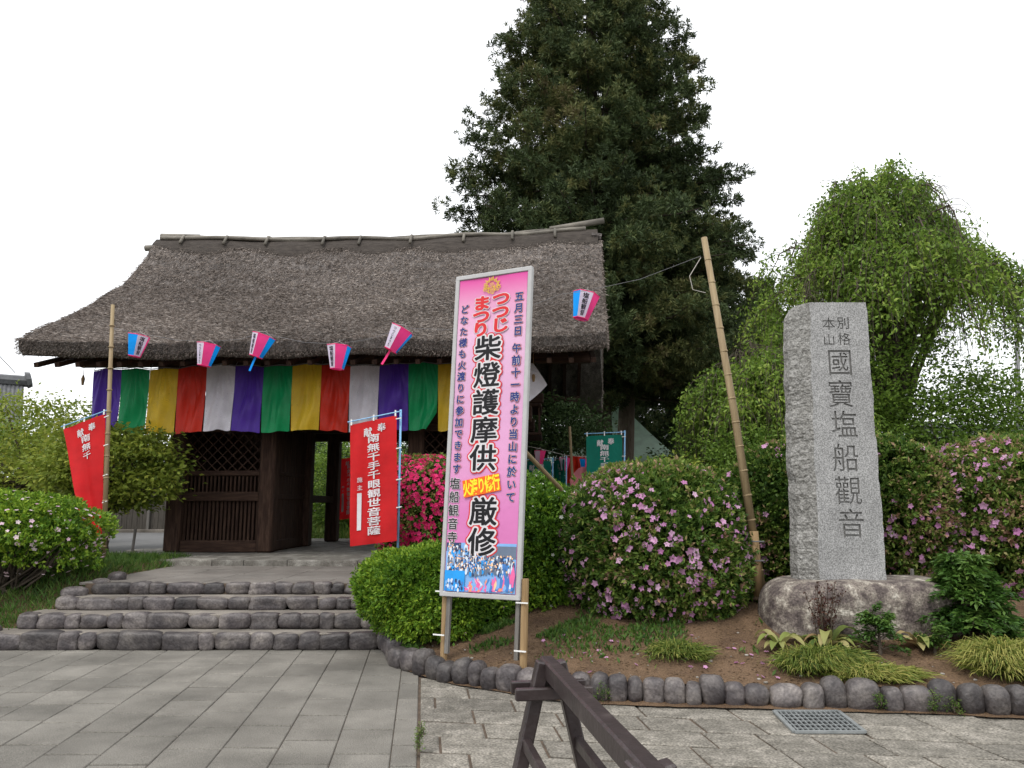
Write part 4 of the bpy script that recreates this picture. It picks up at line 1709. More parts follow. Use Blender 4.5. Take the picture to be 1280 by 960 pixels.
# tilted orange label with yellow writing
lc = np.array([.475 * BW, H - 2.085])
ang = radians(10)
exl, eyl = np.array([cos(ang), sin(ang)]), np.array([-sin(ang), cos(ang)])
lw, lh = .40, .165
q = [lc + exl * sx_ * lw / 2 + eyl * sy_ * lh / 2 for sx_, sy_ in ((-1, -1), (1, -1), (1, 1), (-1, 1))]
TXT.add([bp(*p, .027) for p in q], [(0, 1, 2, 3)], 4)
for k, ch in enumerate('火渡り修行'):
    V, F = glyph(ch, .03)
    c = lc + exl * (-lw / 2 + lw * (k + .5) / 5)
    TXT.add([bp(*(c + exl * a * .085 + eyl * b * .16), .029) for a, b in V], F, 5)
# gold floral crest
cc = np.array([.49 * BW, H - .125])
for k in range(16):
    a = radians(-15 + k * 14)
    p = cc + np.array([cos(a), sin(a)]) * .05
    d_ = np.array([cos(a), sin(a)])
    e_ = np.array([-sin(a), cos(a)])
    L_ = .055 if k % 2 else .03
    TXT.add([bp(*(p), .021), bp(*(p + d_ * L_ * .5 + e_ * .008), .021), bp(*(p + d_ * L_), .021), bp(*(p + d_ * L_ * .5 - e_ * .008), .021)], [(0, 1, 2, 3)], 6)
for (x, y, s_) in ((-.058, -.02, .036), (0, -.042, .042), (.058, -.02, .036), (0, .015, .024), (-.035, .05, .014), (.035, .05, .014), (0, .075, .016), (-.075, .03, .012), (.075, .03, .012)):
    for sc_ in ((1.0, .74), (.45, .2)):
        n_ = 25
        rg_ = [[cc + np.array([x, y]) + s_ * k_ * np.array([cos(a), sin(a) * .9]) * (1 + .2 * cos(5 * a)) for a in np.linspace(0, 2 * pi, n_)] for k_ in sc_]
        TXT.add([bp(*p, .0225) for p in rg_[0] + rg_[1]], [(i, i + 1, n_ + i + 1, n_ + i) for i in range(n_ - 1)], 6)
TXT.obj('lettering', [M['ink'], M['navy'], M['red_ink'], M['white_ink'], M['orange_ink'], M['yellow_ink'], M['gold_ink']], panel)
# printed photograph at the foot of the board: robed crowd, blue haze, flames
PH = MB()
pc = [(.06, .19, .5), (.2, .4, .72), (.62, .7, .8), (.03, .05, .12), (.13, .17, .24), (.8, .3, .15), (.75, .14, .35), (.9, .55, .3), (.3, .22, .2), (.02, .3, .75)]
pmats = [plain('print tone', c, .4) for c in pc]
for m_, nm in zip(pmats, ('blue', 'light blue', 'pale', 'dark', 'slate', 'flame', 'magenta', 'peach', 'brown', 'azure')):
    m_.name = 'print ' + nm
x0, x1, y0, y1 = ed + .005, BW - ed - .005, ed + .005, .50


def prect(a, b, c, d, mi, dep):
    PH.add([bp(a, c, dep), bp(b, c, dep), bp(b, d, dep), bp(a, d, dep)], [(0, 1, 2, 3)], mi)


prect(x0, x1, y0, y1 - .02, 1, .0175)
prect(x0 + .45, x1, y1 - .16, y1 - .045, 4, .018)
prect(x0, x0 + .16, y1 - .1, y1 - .02, 3, .018)
for k in range(420):
    d_ = .0182 + .00002 * k
    yy = y0 + .17 + .24 * (1 - k / 420) + rng.normal(0, .012)
    xx = rng.uniform(x0 + .02, x1 - .02)
    wv_, hv = rng.uniform(.008, .016), rng.uniform(.03, .06)
    if xx > x0 + .46 and yy > y1 - .16:
        continue
    mi = int(rng.choice([0, 1, 2, 2, 3, 4, 9, 4, 3]))
    PH.add([bp(xx + wv_ * cos(a), yy + hv * .6 * sin(a), d_) for a in np.linspace(0, 2 * pi, 8, endpoint=False)], [tuple(range(8))], mi)
    PH.add([bp(xx + .008 * cos(a), yy + hv * .6 + .008 * sin(a), d_ + .00001) for a in np.linspace(0, 2 * pi, 6, endpoint=False)], [tuple(range(6))], int(rng.choice([8, 3, 7])))
prect(x0, x0 + .22, y0, y0 + .19, 9, .0268)
for k in range(40):
    xx, yy = rng.uniform(x0 + .01, x0 + .2), rng.uniform(y0 + .01, y0 + .1)
    PH.add([bp(xx + .012 * cos(a), yy + .02 * sin(a), .027 + .00001 * k) for a in np.linspace(0, 2 * pi, 7, endpoint=False)], [tuple(range(7))], int(rng.choice([0, 2, 3, 1])))
for k in range(150):
    xx = rng.uniform(x0 + .24, x1 - .02)
    yy = y0 + rng.uniform(0, .03) + (.05 if xx > x0 + .5 else 0) * rng.uniform(0, 1)
    hh, ww = rng.uniform(.02, .12) * (1 + .8 * (xx > x1 - .15)), rng.uniform(.006, .017)
    d_ = .0268 + .00003 * k
    PH.add([bp(xx - ww, yy, d_), bp(xx + ww, yy, d_), bp(xx + ww * .5 + .02, yy + hh * .5, d_), bp(xx + rng.normal(0, .02), yy + hh, d_), bp(xx - ww * .6, yy + hh * .5, d_)], [(0, 1, 2, 3, 4)],
           int(rng.choice([5, 6, 6, 7, 0, 1, 1, 2])))
PH.obj('printed_photo', pmats, panel)
# stakes, battens, brace
for (u, mm, nm, dd, yb) in ((-.0, 'stake', 'post', -.06, .95), (BW + .045, 'stake', 'post', -.03, .93)):
    top = bp(u, yb - .76 - .0, dd)
    foot = np.array([top[0] - .02, top[1], .12])
    p_ = MB()
    p_.tube([foot, top], .034, 12)
    p_.obj(nm, M[mm], ban, smooth=False)
for u in (.055, BW - .02):
    a_, c_ = bp(u, -.55, -.045), bp(u, 2.2, -.045)
    p_ = MB()
    p_.bar(a_, c_, .04, .035, up=bn)
    p_.obj('batten', M['greywood'], ban)
p_ = MB()
for (u, vv) in ((-.02, .02), (-.02, -.38), (BW + .03, -.04), (BW + .03, -.46)):
    a_ = bp(u - .035, vv, -.035)
    p_.bar(bp(u - .05, vv, .012), bp(u + .07, vv, .012), .012, .01, up=bn)
p_.obj('wire_tie', M['tie'], ban)
p_ = MB()
p_.tube([W(652, 560, 7.45), W(702, 612, 8.35)], .022, 8)
p_.obj('brace', M['bamboo'], ban)

# ================================================================== STONE MONUMENT
mon = thing('stone_monument', 'tall grey granite pillar carved with large characters, set on a boulder', 'monument', (3.35, 8.0, .85))
MT = W(1035, 378, 7.85)[2]
fx0, fx1 = W(1022, 700, 7.85)[0], W(1108.5, 718, 7.85)[0]
tx0, tx1 = W(1012, 380, 7.85)[0], W(1082, 378, 7.85)[0]
zb, zt = .78, MT
# plan: smooth front face, rough chamfered left flank, rough back
def ring(z):
    k = (z - zb) / (zt - zb)
    xl, xr = fx0 * (1 - k) + tx0 * k, fx1 * (1 - k) + tx1 * k
    return xl, xr


body = MB()
nz_ = 80
V = []
for i in range(nz_):
    z = zb + (zt - zb) * i / (nz_ - 1)
    xl, xr = ring(z)
    k = i / (nz_ - 1)
    cut = max(0, (k - .955) / .045) * .09
    ro = .018 * wob(np.array([[0, 0, z * 9]]), 1, 5)[0] + .012 * wob(np.array([[0, 0, z * 31]]), 1, 6)[0]
    r2 = .018 * wob(np.array([[1, 0, z * 9]]), 1, 7)[0] + .02 * wob(np.array([[1, 0, z * 38]]), 1, 17)[0]
    V += [(xl + ro * .6, 7.85, z), (xr + r2 * .45, 7.85, z), (xr + .01 + r2, 8.0 + r2, z), (xr - .04, 8.3 + ro, z), (xl + .05, 8.33 + ro, z), (xl - .19 + ro + cut, 8.12 + ro, z), (xl - .17 + ro * 1.5 + cut, 7.99 + r2, z)]
F = []
mi_ = []
for i in range(nz_ - 1):
    for j in range(7):
        F.append((i * 7 + j, i * 7 + (j + 1) % 7, (i + 1) * 7 + (j + 1) % 7, (i + 1) * 7 + j))
body.add(V, F)
body.add([V[k] for k in range(7)], [tuple(range(6, -1, -1))])
body.add([V[(nz_ - 1) * 7 + k] for k in range(7)], [tuple(range(7))])
body.m = [0 if (k % 7) == 0 else 1 for k in range(len(F))] + [1, 1]
pil = body.obj('pillar', [M['granite'], M['granite_rough'], M['granite_cut']], mon)
import bmesh
bm_ = bmesh.new()
bm_.from_mesh(pil.data)
bmesh.ops.remove_doubles(bm_, verts=bm_.verts, dist=.0001)
bmesh.ops.recalc_face_normals(bm_, faces=bm_.faces)
bm_.to_mesh(pil.data)
bm_.free()
# carve the characters into the front face
cut = MB()


def carve(ch, px, py, cell, off=.0, sx=1.0, sy=1.0):
    c = W(px, py, 7.85)
    V, F = glyph(ch, off)
    P = [(c[0] + a * cell * sx, 7.85, c[2] + b * cell * sy) for a, b in V]
    n = len(P)
    vv = [(x, 7.83, z) for x, y, z in P] + [(x, 7.872, z) for x, y, z in P]
    ec = {}
    for f in F:
        for i in range(len(f)):
            e = (f[i], f[(i + 1) % len(f)])
            ec[e] = 1
    ff = [tuple(f) for f in F] + [tuple(n + i for i in reversed(f)) for f in F]
    for (a, b) in ec:
        if (b, a) not in ec:
            ff.append((b, a, n + a, n + b))
    cut.add(vv, ff)


for ch, px, py, cl2 in (('別', 1054, 404, .142), ('格', 1055, 424, .142), ('本', 1036, 405, .142), ('山', 1036.5, 425, .135)):
    carve(ch, px, py, cl2, 0)
for ch, px, py in (('國', 1050, 453.5), ('寶', 1051, 493), ('塩', 1055.5, 531), ('船', 1057, 573), ('觀', 1060.5, 614), ('音', 1064.5, 655)):
    carve(ch, px, py, .282, 0, sy=1.08)
cob = cut.obj('carving_tool', M['granite_cut'], mon)
bm_ = bmesh.new()
bm_.from_mesh(cob.data)
bmesh.ops.remove_doubles(bm_, verts=bm_.verts, dist=.00001)
bmesh.ops.recalc_face_normals(bm_, faces=bm_.faces)
bm_.to_mesh(cob.data)
bm_.free()
md = pil.modifiers.new('carve', 'BOOLEAN')
md.operation = 'DIFFERENCE'
md.solver = 'EXACT'
md.object = cob
dg = bpy.context.evaluated_depsgraph_get()
dg.update()
new = bpy.data.meshes.new_from_object(pil.evaluated_get(dg), preserve_all_data_layers=True, depsgraph=dg)
pil.modifiers.remove(md)
pil.data = new
bpy.data.objects.remove(cob)

# boulder under it
bl = thing('boulder', 'large weathered boulder mottled grey and purple, base of the granite pillar', 'boulder', (3.6, 7.95, .4))
V, F = stone_mesh((1.92, 1.05, .86), 77, 3.4, 22, .035)
V[:, 2] = np.where(V[:, 2] > .36, .36 + (V[:, 2] - .36) * .3, V[:, 2])
V += (wob(V, 9, 78) * .018)[:, None] * unit(V)
V = V + np.array([3.52, 8.06, .49])
b_ = MB()
b_.add(V, F)
b_.obj('rock', M['boulder'], bl, smooth=True)
gp = thing('short_post', 'short grey post standing just behind the right end of the boulder', 'post', W(1142, 735, 8.45))
p_ = MB()
p_.tube([W(1142, 760, 8.62), W(1140, 712, 8.62), W(1140, 711, 8.62)], [.02, .02, .012], 8)
p_.obj('post', M['greywood'], gp)

# ================================================================== FOREGROUND BARRIER
A = np.array([.172, 3.55, .88])
B = np.array([.375, 2.22, .87])
rd = unit(B - A)
rs = unit(np.cross((0, 0, 1), rd))
bar = thing('wooden_barrier', 'dark brown timber barrier with a long top rail and splayed legs in front', 'barrier', (A[0], A[1], 0))
p_ = MB()
p_.bar(A - rd * .1, B + rd * .75, .066, .08, bev=.008)
p_.obj('top_rail', M['brown_rail'], bar)


def trestle(c, yoke):
    for sg in (-1, 1):
        p_ = MB()
        top = c + rs * sg * .035 + np.array([0, 0, .035])
        foot = c + rs * sg * .25
        foot[2] = 0
        p_.bar(foot, top, .058, .068, up=rd, bev=.007)
        p_.obj('leg', M['brown_rail'], bar)
    for sg in (-1, 1):
        p_ = MB()
        cc_ = c + rd * sg * .067 + np.array([0, 0, -.085])
        p_.bar(cc_ - rs * yoke, cc_ + rs * yoke, .034, .05, bev=.005)
        p_.obj('yoke_board', M['brown_rail'], bar)


trestle(A, .17)
trestle(B + rd * .0, .15)
for sg in (-1, 1):
    p_ = MB()
    o1 = rs * sg * .115 + np.array([0, 0, -.3])
    o2 = rs * sg * .13 + np.array([0, 0, -.36])
    p_.bar(A + o1 - rd * .08, B + o1 + rd * .08, .035, .05, bev=.005)
    p_.obj('lower_rail', M['brown_rail'], bar)

# ================================================================== SHRUBS
azalea('pink_azalea', 'large domed azalea with scattered pale pink flowers right of the tall banner', 'azalea', (1.6, 8.9, 1.08), (1.05, 1.05, 1.0), 12500, M['azalea_olive'],
       flowers=(M['fl_pink'], 640, .072, .1), zmin=.33, seed=3, L=.064, tone_mu=.41, lump=.06, fl_bias=(-.4, -.75, -.2))
azalea('white_azalea', 'tall deep green azalea dotted with small white flowers, behind the banner', 'azalea', (.15, 9.3, 1.02), (.92, .8, .84), 9000, M['azalea_fresh'],
       flowers=(M['fl_white'], 420, .05, -.2), zmin=.36, seed=13, L=.055, tone_mu=.38)
azalea('hot_pink_azalea', 'vivid hot pink azalea in full bloom between the red flag and banner', 'azalea', (-1.32, 11.8, 1.45), (.82, .7, .84), 4200, M['azalea'],
       flowers=(M['fl_hot'], 2600, .075, -.75), zmin=.55, seed=23, tone_mu=.5)
azalea('clipped_azalea', 'low bushy bright green azalea beside the right end of the steps', 'azalea', (-.82, 8.75, .6), (.76, .66, .53), 7500, M['azalea_fresh'],
       flowers=(M['fl_blush'], 16, .04, .2), zmin=.2, seed=33, tone_mu=.54, lump=.16)
azalea('blush_azalea', 'spreading azalea with pale blush flowers and bare stems, left of the steps', 'azalea', (-6.62, 10.3, 1.2), (1.25, .9, .46), 2900, M['azalea_fresh'],
       flowers=(M['fl_blush'], 260, .06, -.6), zmin=.5, seed=43, tone_mu=.64, stems=90, lump=.26)
azalea('pink_azalea', 'pink azalea squeezed between the leaning bamboo pole and granite pillar', 'azalea', (3.4, 9.75, 1.25), (.75, .75, 1.0), 7500, M['azalea_olive'],
       flowers=(M['fl_pink'], 150, .08, .15), zmin=.5, seed=53, tone_mu=.43, L=.062)
azalea('pink_azalea', 'pink azalea directly right of the granite pillar, above the dark hollow', 'azalea', (4.75, 9.7, 1.5), (.8, .75, .88), 6500, M['azalea_olive'],
       flowers=(M['fl_pink'], 300, .075, -.2), zmin=.75, seed=63, tone_mu=.43, L=.062)
azalea('pink_azalea', 'big right-hand azalea with many mauve pink flowers cut by the picture edge', 'azalea', (6.35, 9.3, 1.45), (1.3, 1.0, 1.02), 14000, M['azalea_olive'],
       flowers=(M['fl_pink'], 950, .085, -.4), zmin=.55, seed=73, tone_mu=.43, L=.062)


def frond_plant(name, label, cat, c, n, L, lf, leafm, spread=.55, mu=.5, wr=.35, group=None, levels=3, h=.5):
    """layered plant of pinnate fronds on short stems"""
    c = np.array(c, float)
    t = thing(name, label, cat, c, group)
    st = MB()
    P, D, Ls, T = [], [], [], []
    for i in range(n):
        a = rng.uniform(0, 2 * pi)
        lev = rng.uniform(0, 1)
        base = c + np.array([0, 0, .05 + h * lev * .75]) + rng.normal(size=3) * .03
        out_ = np.array([cos(a), sin(a), 0])
        reach = spread * (1.05 - lev * .75) * rng.uniform(.6, 1.1)
        pts = [base + out_ * reach * s_ + np.array([0, 0, L * (.75 * s_ - .85 * s_ * s_) + .12 * lev * s_]) for s_ in np.linspace(0, 1, 7)]
        st.tube(pts, np.linspace(.006, .002, 7), 4)
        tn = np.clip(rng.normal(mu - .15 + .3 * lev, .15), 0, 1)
        for s_ in np.linspace(.22, 1, 10):
            p = base + out_ * reach * s_ + np.array([0, 0, L * (.75 * s_ - .85 * s_ * s_) + .12 * lev * s_])
            sd_ = np.array([-sin(a), cos(a), 0])
            for sg in (-1, 1, 0):
                for q in range(2):
                    P.append(p + rng.normal(size=3) * .015)
                    D.append(out_ * .7 + sd_ * sg * 1.0 + np.array([0, 0, .1 - .3 * s_]) + rng.normal(size=3) * .25)
                    Ls.append(lf * rng.uniform(.7, 1.2))
                    T.append(tn + rng.normal(0, .1))
    st.tube([c - np.array([0, 0, .08]), c + np.array([0, 0, h * .85])], [.02, .008], 6)
    st.obj('stem', M['twig'], t)
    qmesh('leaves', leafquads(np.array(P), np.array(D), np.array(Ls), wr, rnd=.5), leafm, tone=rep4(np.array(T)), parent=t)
    return t


c_ = W(1212, 790, 7.55)
frond_plant('nandina', 'bushy dark green plant with feathery pointed leaves, right of the boulder', 'shrub', (c_[0], 7.55, .36), 240, .3, .08, M['deepleaf'], spread=.52, mu=.5, h=.75)
c_ = W(1098, 808, 7.25)
frond_plant('small_fern', 'small dark green feathery plant before the middle of the boulder', 'fern', (c_[0], 7.22, .3), 34, .16, .05, M['deepleaf'], spread=.24, mu=.42, h=.24)
c_ = W(1185, 790, 7.2)
frond_plant('small_fern', 'tiny bright green weed beside the withered plant at the boulder end', 'fern', (c_[0] - .13, 7.2, .31), 12, .1, .045, M['grassblade'], spread=.16, mu=.5, h=.1)

# bronze twiggy shrub
c_ = np.array([W(1030, 790, 7.35)[0], 7.35, .3])
bz = thing('bronze_shrub', 'thin upright shrub with dark bronze red leaves before the boulder', 'shrub', c_)
st = MB()
P, D = [], []
for i in range(16):
    top = c_ + np.array([rng.normal() * .1, rng.normal() * .08, rng.uniform(.38, .62)])
    pts = limb(st, c_ - np.array([0, 0, .05]), top, .006, .003, jit=.05, sides=5)
    for k in range(40):
        s_ = rng.uniform(.25, 1)
        p = c_ * (1 - s_) + top * s_
        P.append(p + rng.normal(size=3) * .015)
        D.append(rng.normal(size=3) + np.array([0, 0, .4]))
st.obj('stem', M['twig'], bz)
qmesh('leaves', leafquads(np.array(P), np.array(D), .03, .5), M['bronze'], tone=rep4(rng.uniform(0, 1, len(P))), parent=bz)


def broad_plant(label, c, n, L, mu):
    c = np.array(c, float)
    t = thing('broad_leaf_plant', label, 'plant', c, None)
    lf = MB()
    for i in range(n):
        a = 2 * pi * i / n + rng.normal(0, .25)
        o_ = np.array([cos(a), sin(a), 0])
        sd_ = np.array([-sin(a), cos(a), 0])
        l = L * rng.uniform(.7, 1.2)
        up = rng.uniform(.5, 1.35)
        tn = float(np.clip(rng.normal(mu, .3), 0, 1))
        for s0_, s1_ in zip(np.linspace(0, .86, 7), np.linspace(.143, 1, 7)):
            pass
        ss = np.linspace(0, 1, 8)
        Vv = []
        for s_ in ss:
            p = c + o_ * l * (s_ * .9) + np.array([0, 0, l * (up * s_ * 1.3 - 1.15 * s_ * s_ * up)])
            wd = l * .13 * sin(pi * min(1, s_ * .93 + .07)) ** .7
            Vv += [p - sd_ * wd + (0, 0, wd * .4), p, p + sd_ * wd + (0, 0, wd * .4)]
        Ff = []
        for k in range(7):
            Ff += [(3 * k, 3 * k + 1, 3 * k + 4, 3 * k + 3), (3 * k + 1, 3 * k + 2, 3 * k + 5, 3 * k + 4)]
        lf.add(Vv, Ff, 0, tn)
    lf.obj('leaves', M['hosta'], t, smooth=True)
    return t


for (px, py, Y, n, L, mu, lab) in ((972, 775, 7.42, 12, .3, .5, 'withering yellow broad-leaved plant at the left foot of the boulder'),
                                   (1035, 785, 7.4, 24, .33, .42, 'cream-edged broad-leaved plant around the foot of the bronze shrub'),
                                   (1148, 795, 7.35, 18, .27, .72, 'brown withered broad-leaved plant at the right foot of the boulder')):
    c_ = W(px, py, Y)
    broad_plant(lab, (c_[0], Y, float(hsoil(np.array(c_[0]), np.array(Y)).item()) - .01), n, L, mu)

# sedge mounds in front
def at(px, py):
    """soil point under a pixel"""
    z = .25
    for _ in range(12):
        p = GZ(px, py, z)
        z = float(hsoil(np.array(p[0]), np.array(p[1])).item())
    return np.array([p[0], p[1], z])


zf = lambda x, y: hsoil(x, y)
for (px, py, rx, ry, n, L, wd, mu, lab, lean, mnd) in (
        (1030, 840, .40, .2, 2600, .2, .0045, .45, 'green to yellow grass mound spilling over the soil before the boulder', (.25, -.3), .07),
        (1100, 850, .34, .15, 1500, .15, .0045, .7, 'flat yellowish grass mound trailing right of the green mound', (.5, -.3), .04),
        (1262, 842, .36, .3, 2600, .27, .0045, .72, 'yellow green grass mound at the right picture edge', (.1, -.35), .08),
        (850, 824, .3, .18, 900, .15, .004, .42, 'small grass tuft under the big pink azalea', (.1, -.2), .02)):
    c_ = at(px, py)
    tuft('grass_mound', lab, 'ornamental grass', c_, rx, ry, n, L, M['sedge'], wd, None, lean, mu, zf, mnd)

# grass and weeds (stuff)
def blades(name, label, P, L, wd, leafm, mu=.45):
    n = len(P)
    D = unit(rng.normal(size=(n, 3)) * np.array([.5, .5, .15]) + np.array([0, 0, .8]))
    V = leafquads(P, D, L * rng.uniform(.5, 1.3, n), wd, .05, 3)
    return qmesh(name, V, leafm, tone=rep4(rng.normal(mu, .22, n)), kind='stuff', label=label, cat='grass')


n = 42000
gx_, gy_ = rng.uniform(-11, -5.35, n), rng.uniform(9.0, 13.8, n)
k = (gx_ < -5.5 - .5 * np.clip(9.9 - gy_, 0, 2))
gx_, gy_ = gx_[k], gy_[k]
blades('grass', 'short green grass on the bank left of the steps', np.stack([gx_, gy_, hbank(gx_, gy_)], 1), .13, .09, M['grassblade'], .42)
n = 9000
gx_ = np.concatenate([rng.normal(-.9, .35, n // 3), rng.normal(.1, .35, n // 3), rng.normal(1.4, .7, n // 3)])
gy_ = np.concatenate([rng.normal(8.2, .22, n // 3), rng.normal(8.15, .18, n // 3), rng.normal(7.9, .3, n // 3)])
k = (gy_ > yw(gx_) + .15) & (gx_ > -1.38) & (wob(np.stack([gx_, gy_, gx_ * 0], 1), 9, 9) > .05)
gx_, gy_ = gx_[k], gy_[k]
blades('weeds', 'weedy green ground cover under the azaleas around the banner stakes', np.stack([gx_, gy_, hsoil(gx_, gy_)], 1), .06, .35, M['grassblade'], .4)
# garden lawn behind the gate
n = 14000
gx_, gy_ = rng.uniform(-9, 2, n), rng.uniform(21.5, 27, n)
blades('lawn_grass', 'bright green lawn seen through the gate passage', np.stack([gx_, gy_, np.full(n, UP) + .5 * sm((gy_ - 22) / 4)], 1), .3, .14, M['grassblade'], .75)
lw_ = MB()
lw_.grid(lambda a, b: (-9 + 11 * a, 21.3 + 6 * b, UP + .004 + .5 * float(sm((21.3 + 6 * b - 22) / 4))), 4, 20)
lw_.obj('lawn', mat('lawn green', [(.05, .1, .02), (.09, .15, .03)], 3, .95, .3, 30), kind='structure')

# weeds in the paving joints
for (px, py, lab) in ((521, 943, 'tiny weed in the joint between smooth slabs and rough blocks'), (1094, 889, 'small weed growing at the cobble edging right of the grate'), (1151, 886, 'dark green weed between two cobbles of the edging'),
                      (1190, 893, 'yellow green weed by the edging at the right'), (750, 876, 'weed at the foot of the edging behind the barrier')):
    p = GZ(px, py, 0)
    if py < 900:
        p[1] = yw(p[0]) - .05
    frond_plant('small_weed', lab, 'weed', (p[0], p[1], 0.0), 6, .015, .016, M['grassblade'], spread=.028, mu=.6, h=.0, wr=.5)

# pebbles and fallen petals
pb2 = MB()
for k in range(90):
    x = rng.uniform(-.9, 4.6)
    y = yw(x) + rng.uniform(.22, 1.4)
    s_ = rng.uniform(.01, .032) * (1 if rng.uniform() < .8 else 1.5)
    V, F = stone_mesh((s_, s_ * .8, s_ * .5), int(rng.integers(1e6)), 2.4, 4, .1)
    pb2.add(V + np.array([x, y, float(hsoil(np.array(x), np.array(y)).item()) + .004]), F, 0, float(rng.uniform(.5, 1)))
pb2.obj('pebbles', mat('pale pebble', [(.13, .12, .1), (.3, .28, .26)], 30, .9, .2, 40, tone=.4), kind='stuff', label='scattered pale pebbles on the brown soil', cat='pebbles')
n = 100
x = rng.uniform(.3, 2.6, n)
y = yw(x) + rng.uniform(.2, 1.3, n)
fv = star_flowers(np.stack([x, y, hsoil(x, y) + .012], 1), np.tile([0, 0, 1.0], (n, 1)) + rng.normal(size=(n, 3)) * .3, .045)
qmesh('fallen_petals', fv[:len(fv) // 3 // 4 * 4], M['fl_pink'], tone=np.full(len(fv[:len(fv) // 3 // 4 * 4]), .5), kind='stuff', label='fallen pink petals on the soil under the azalea', cat='petals')
n = 2600
x = rng.uniform(-1.1, 6, n)
y = yw(x) + rng.uniform(.12, 2.0, n) 
qmesh('leaf_litter', leafquads(np.stack([x, y, hsoil(x, y) + .006], 1), rng.normal(size=(n, 3)) * np.array([1, 1, .15]), .035, .4, .1, .3), leafmat('dry litter', [(.05, .03, .018), (.14, .085, .045), (.24, .17, .1)]),
      tone=rep4(rng.uniform(0, 1, n)), kind='stuff', label='dry brown leaf litter on the soil bed', cat='leaf litter')

# ================================================================== TREES
def cedar(name, label, base, H_, prof, zlow, nbr, trunk_r, seed, group=None, barkm='bark', blade=.165, lean=0.0, csize=.5, dens=1.0):
    """conifer: drooping boughs that carry compact rounded clumps; each clump is a ball of short radiating sprays.
    prof = (height, reach) table of the crown"""
    base = np.array(base, float)
    t = thing(name, label, 'cedar tree', base, group)
    tb = MB()
    hs = np.linspace(0, 1, 9)
    pts = np.array([base + np.array([lean * s_ + .12 * sin(s_ * 5 + seed) * s_, 0, H_ * s_]) for s_ in hs])
    pts[0, 2] -= .3
    tb.tube(pts, trunk_r * (1 - hs * .92) + .04 * np.exp(-hs * 20), 12)
    r_ = np.random.default_rng(seed)
    pz, pr = np.array([p[0] for p in prof]), np.array([p[1] for p in prof])
    cl_, sz = [], []
    for i in range(nbr):
        k = (i + r_.uniform(0, 1)) / nbr
        z = zlow + (base[2] + H_ - zlow) * k ** 1.15
        a = i * 2.4 + r_.normal(0, .5)
        reach = np.interp(z, pz, pr) * r_.uniform(.72, 1.04) + .15
        o_ = np.array([cos(a), sin(a), 0])
        p0 = np.array([np.interp(z, pts[:, 2], pts[:, 0]), base[1], z])
        q = p0 + o_ * reach + np.array([0, 0, reach * r_.uniform(-.22, -.02)])
        limb(tb, p0, q, max(.02, trunk_r * .14 * (1.2 - k)), .012, sag=-.05 * reach, jit=.04, sides=4)
        m = max(3, int(reach * 3.0 * dens))
        for j in range(m):
            s_ = .25 + .75 * ((j + r_.uniform(0, 1)) / m) ** .8
            wdt = .16 + .16 * reach * s_ * (1.25 - s_)
            pc_ = p0 * (1 - s_) + q * s_ + np.array([-o_[1], o_[0], 0]) * r_.normal() * wdt + np.array([0, 0, r_.normal() * .12])
            pc_[2] -= .05 * reach * 4 * s_ * (1 - s_)
            cl_.append(pc_)
            sz.append(csize * r_.uniform(.7, 1.25) * (1.1 - .35 * s_))
    cl_, sz = np.array(cl_), np.array(sz)
    n = len(cl_)
    nt_ = 11        # tufts per clump
    T0 = unit(rng.normal(size=(n * nt_, 3)))
    TP = np.repeat(cl_, nt_, 0) + T0 * np.array([1, 1, .72]) * np.repeat(sz, nt_)[:, None] * rng.uniform(.35, 1.0, n * nt_)[:, None]
    m = len(TP)
    per = 19
    D = unit(np.repeat(T0, per, 0) * .7 + rng.normal(size=(m * per, 3)) * .6 + np.array([0, 0, .12]))
    P = np.repeat(TP, per, 0) + rng.normal(size=D.shape) * .035
    V = leafquads(P, D, blade * rng.uniform(.6, 1.25, m * per), .22, .08, 2)
    tc2 = .4 + .2 * wob(cl_, 1.1, seed + 2) + rng.normal(0, .1, n) + np.where(rng.uniform(0, 1, n) < .1, .3, 0)
    tt_ = np.repeat(tc2, nt_) + rng.normal(0, .08, m)
    qmesh('crown', V, M['cedarleaf'], tone=rep4(np.repeat(tt_, per) + rng.normal(0, .08, m * per)), parent=t)
    tb.obj('trunk', M[barkm], t, smooth=True)
    return t


cedar('cedar_tree', 'towering dark cedar rising above the thatched roof, tallest tree', (2.85, 25.2, .5), 24.5,
      [(5, 3.6), (7.5, 5.0), (10.5, 5.2), (13.4, 4.85), (16.4, 4.0), (19.5, 2.9), (22, 1.7), (25, .1)], 6.0, 330, .5, 2)
cedar('cedar_tree', 'second cedar with a paler trunk close behind the tallest cedar', (3.75, 26.6, .5), 17.5,
      [(5, 3.4), (8, 4.4), (11, 3.8), (14, 2.4), (18, .1)], 5.4, 170, .36, 5, barkm='bark_pale', lean=1.0)
cedar('cedar_tree', 'dark low-branched cedar between the bamboo pole and big cedar', (8.4, 31.0, .5), 12.0,
      [(1, 2.0), (3, 3.0), (6, 2.5), (9, 1.5), (11.5, .1)], 1.2, 150, .28, 8)
cedar('cedar_tree', 'dark cedar standing behind the pale green tent', (5.4, 34.5, .5), 13.0,
      [(1, 2.6), (3, 3.4), (6, 3.0), (10, 1.6), (13.5, .1)], 1.2, 150, .3, 9)
cedar('cedar_tree', 'small far cedar against the sky left of the granite pillar', (17.3, 52, .5), 16.3,
      [(4, 2.4), (8, 2.5), (11, 2.0), (14.5, 1.0), (16.8, .1)], 4, 90, .35, 11, blade=.4, csize=.9)
cedar('cedar_tree', 'far cedar just right of the big cedar, mostly hidden', (13.0, 50, .5), 13.5,
      [(3, 3.0), (8, 2.7), (11, 1.6), (14, .1)], 3, 80, .35, 12, blade=.4, csize=.9)


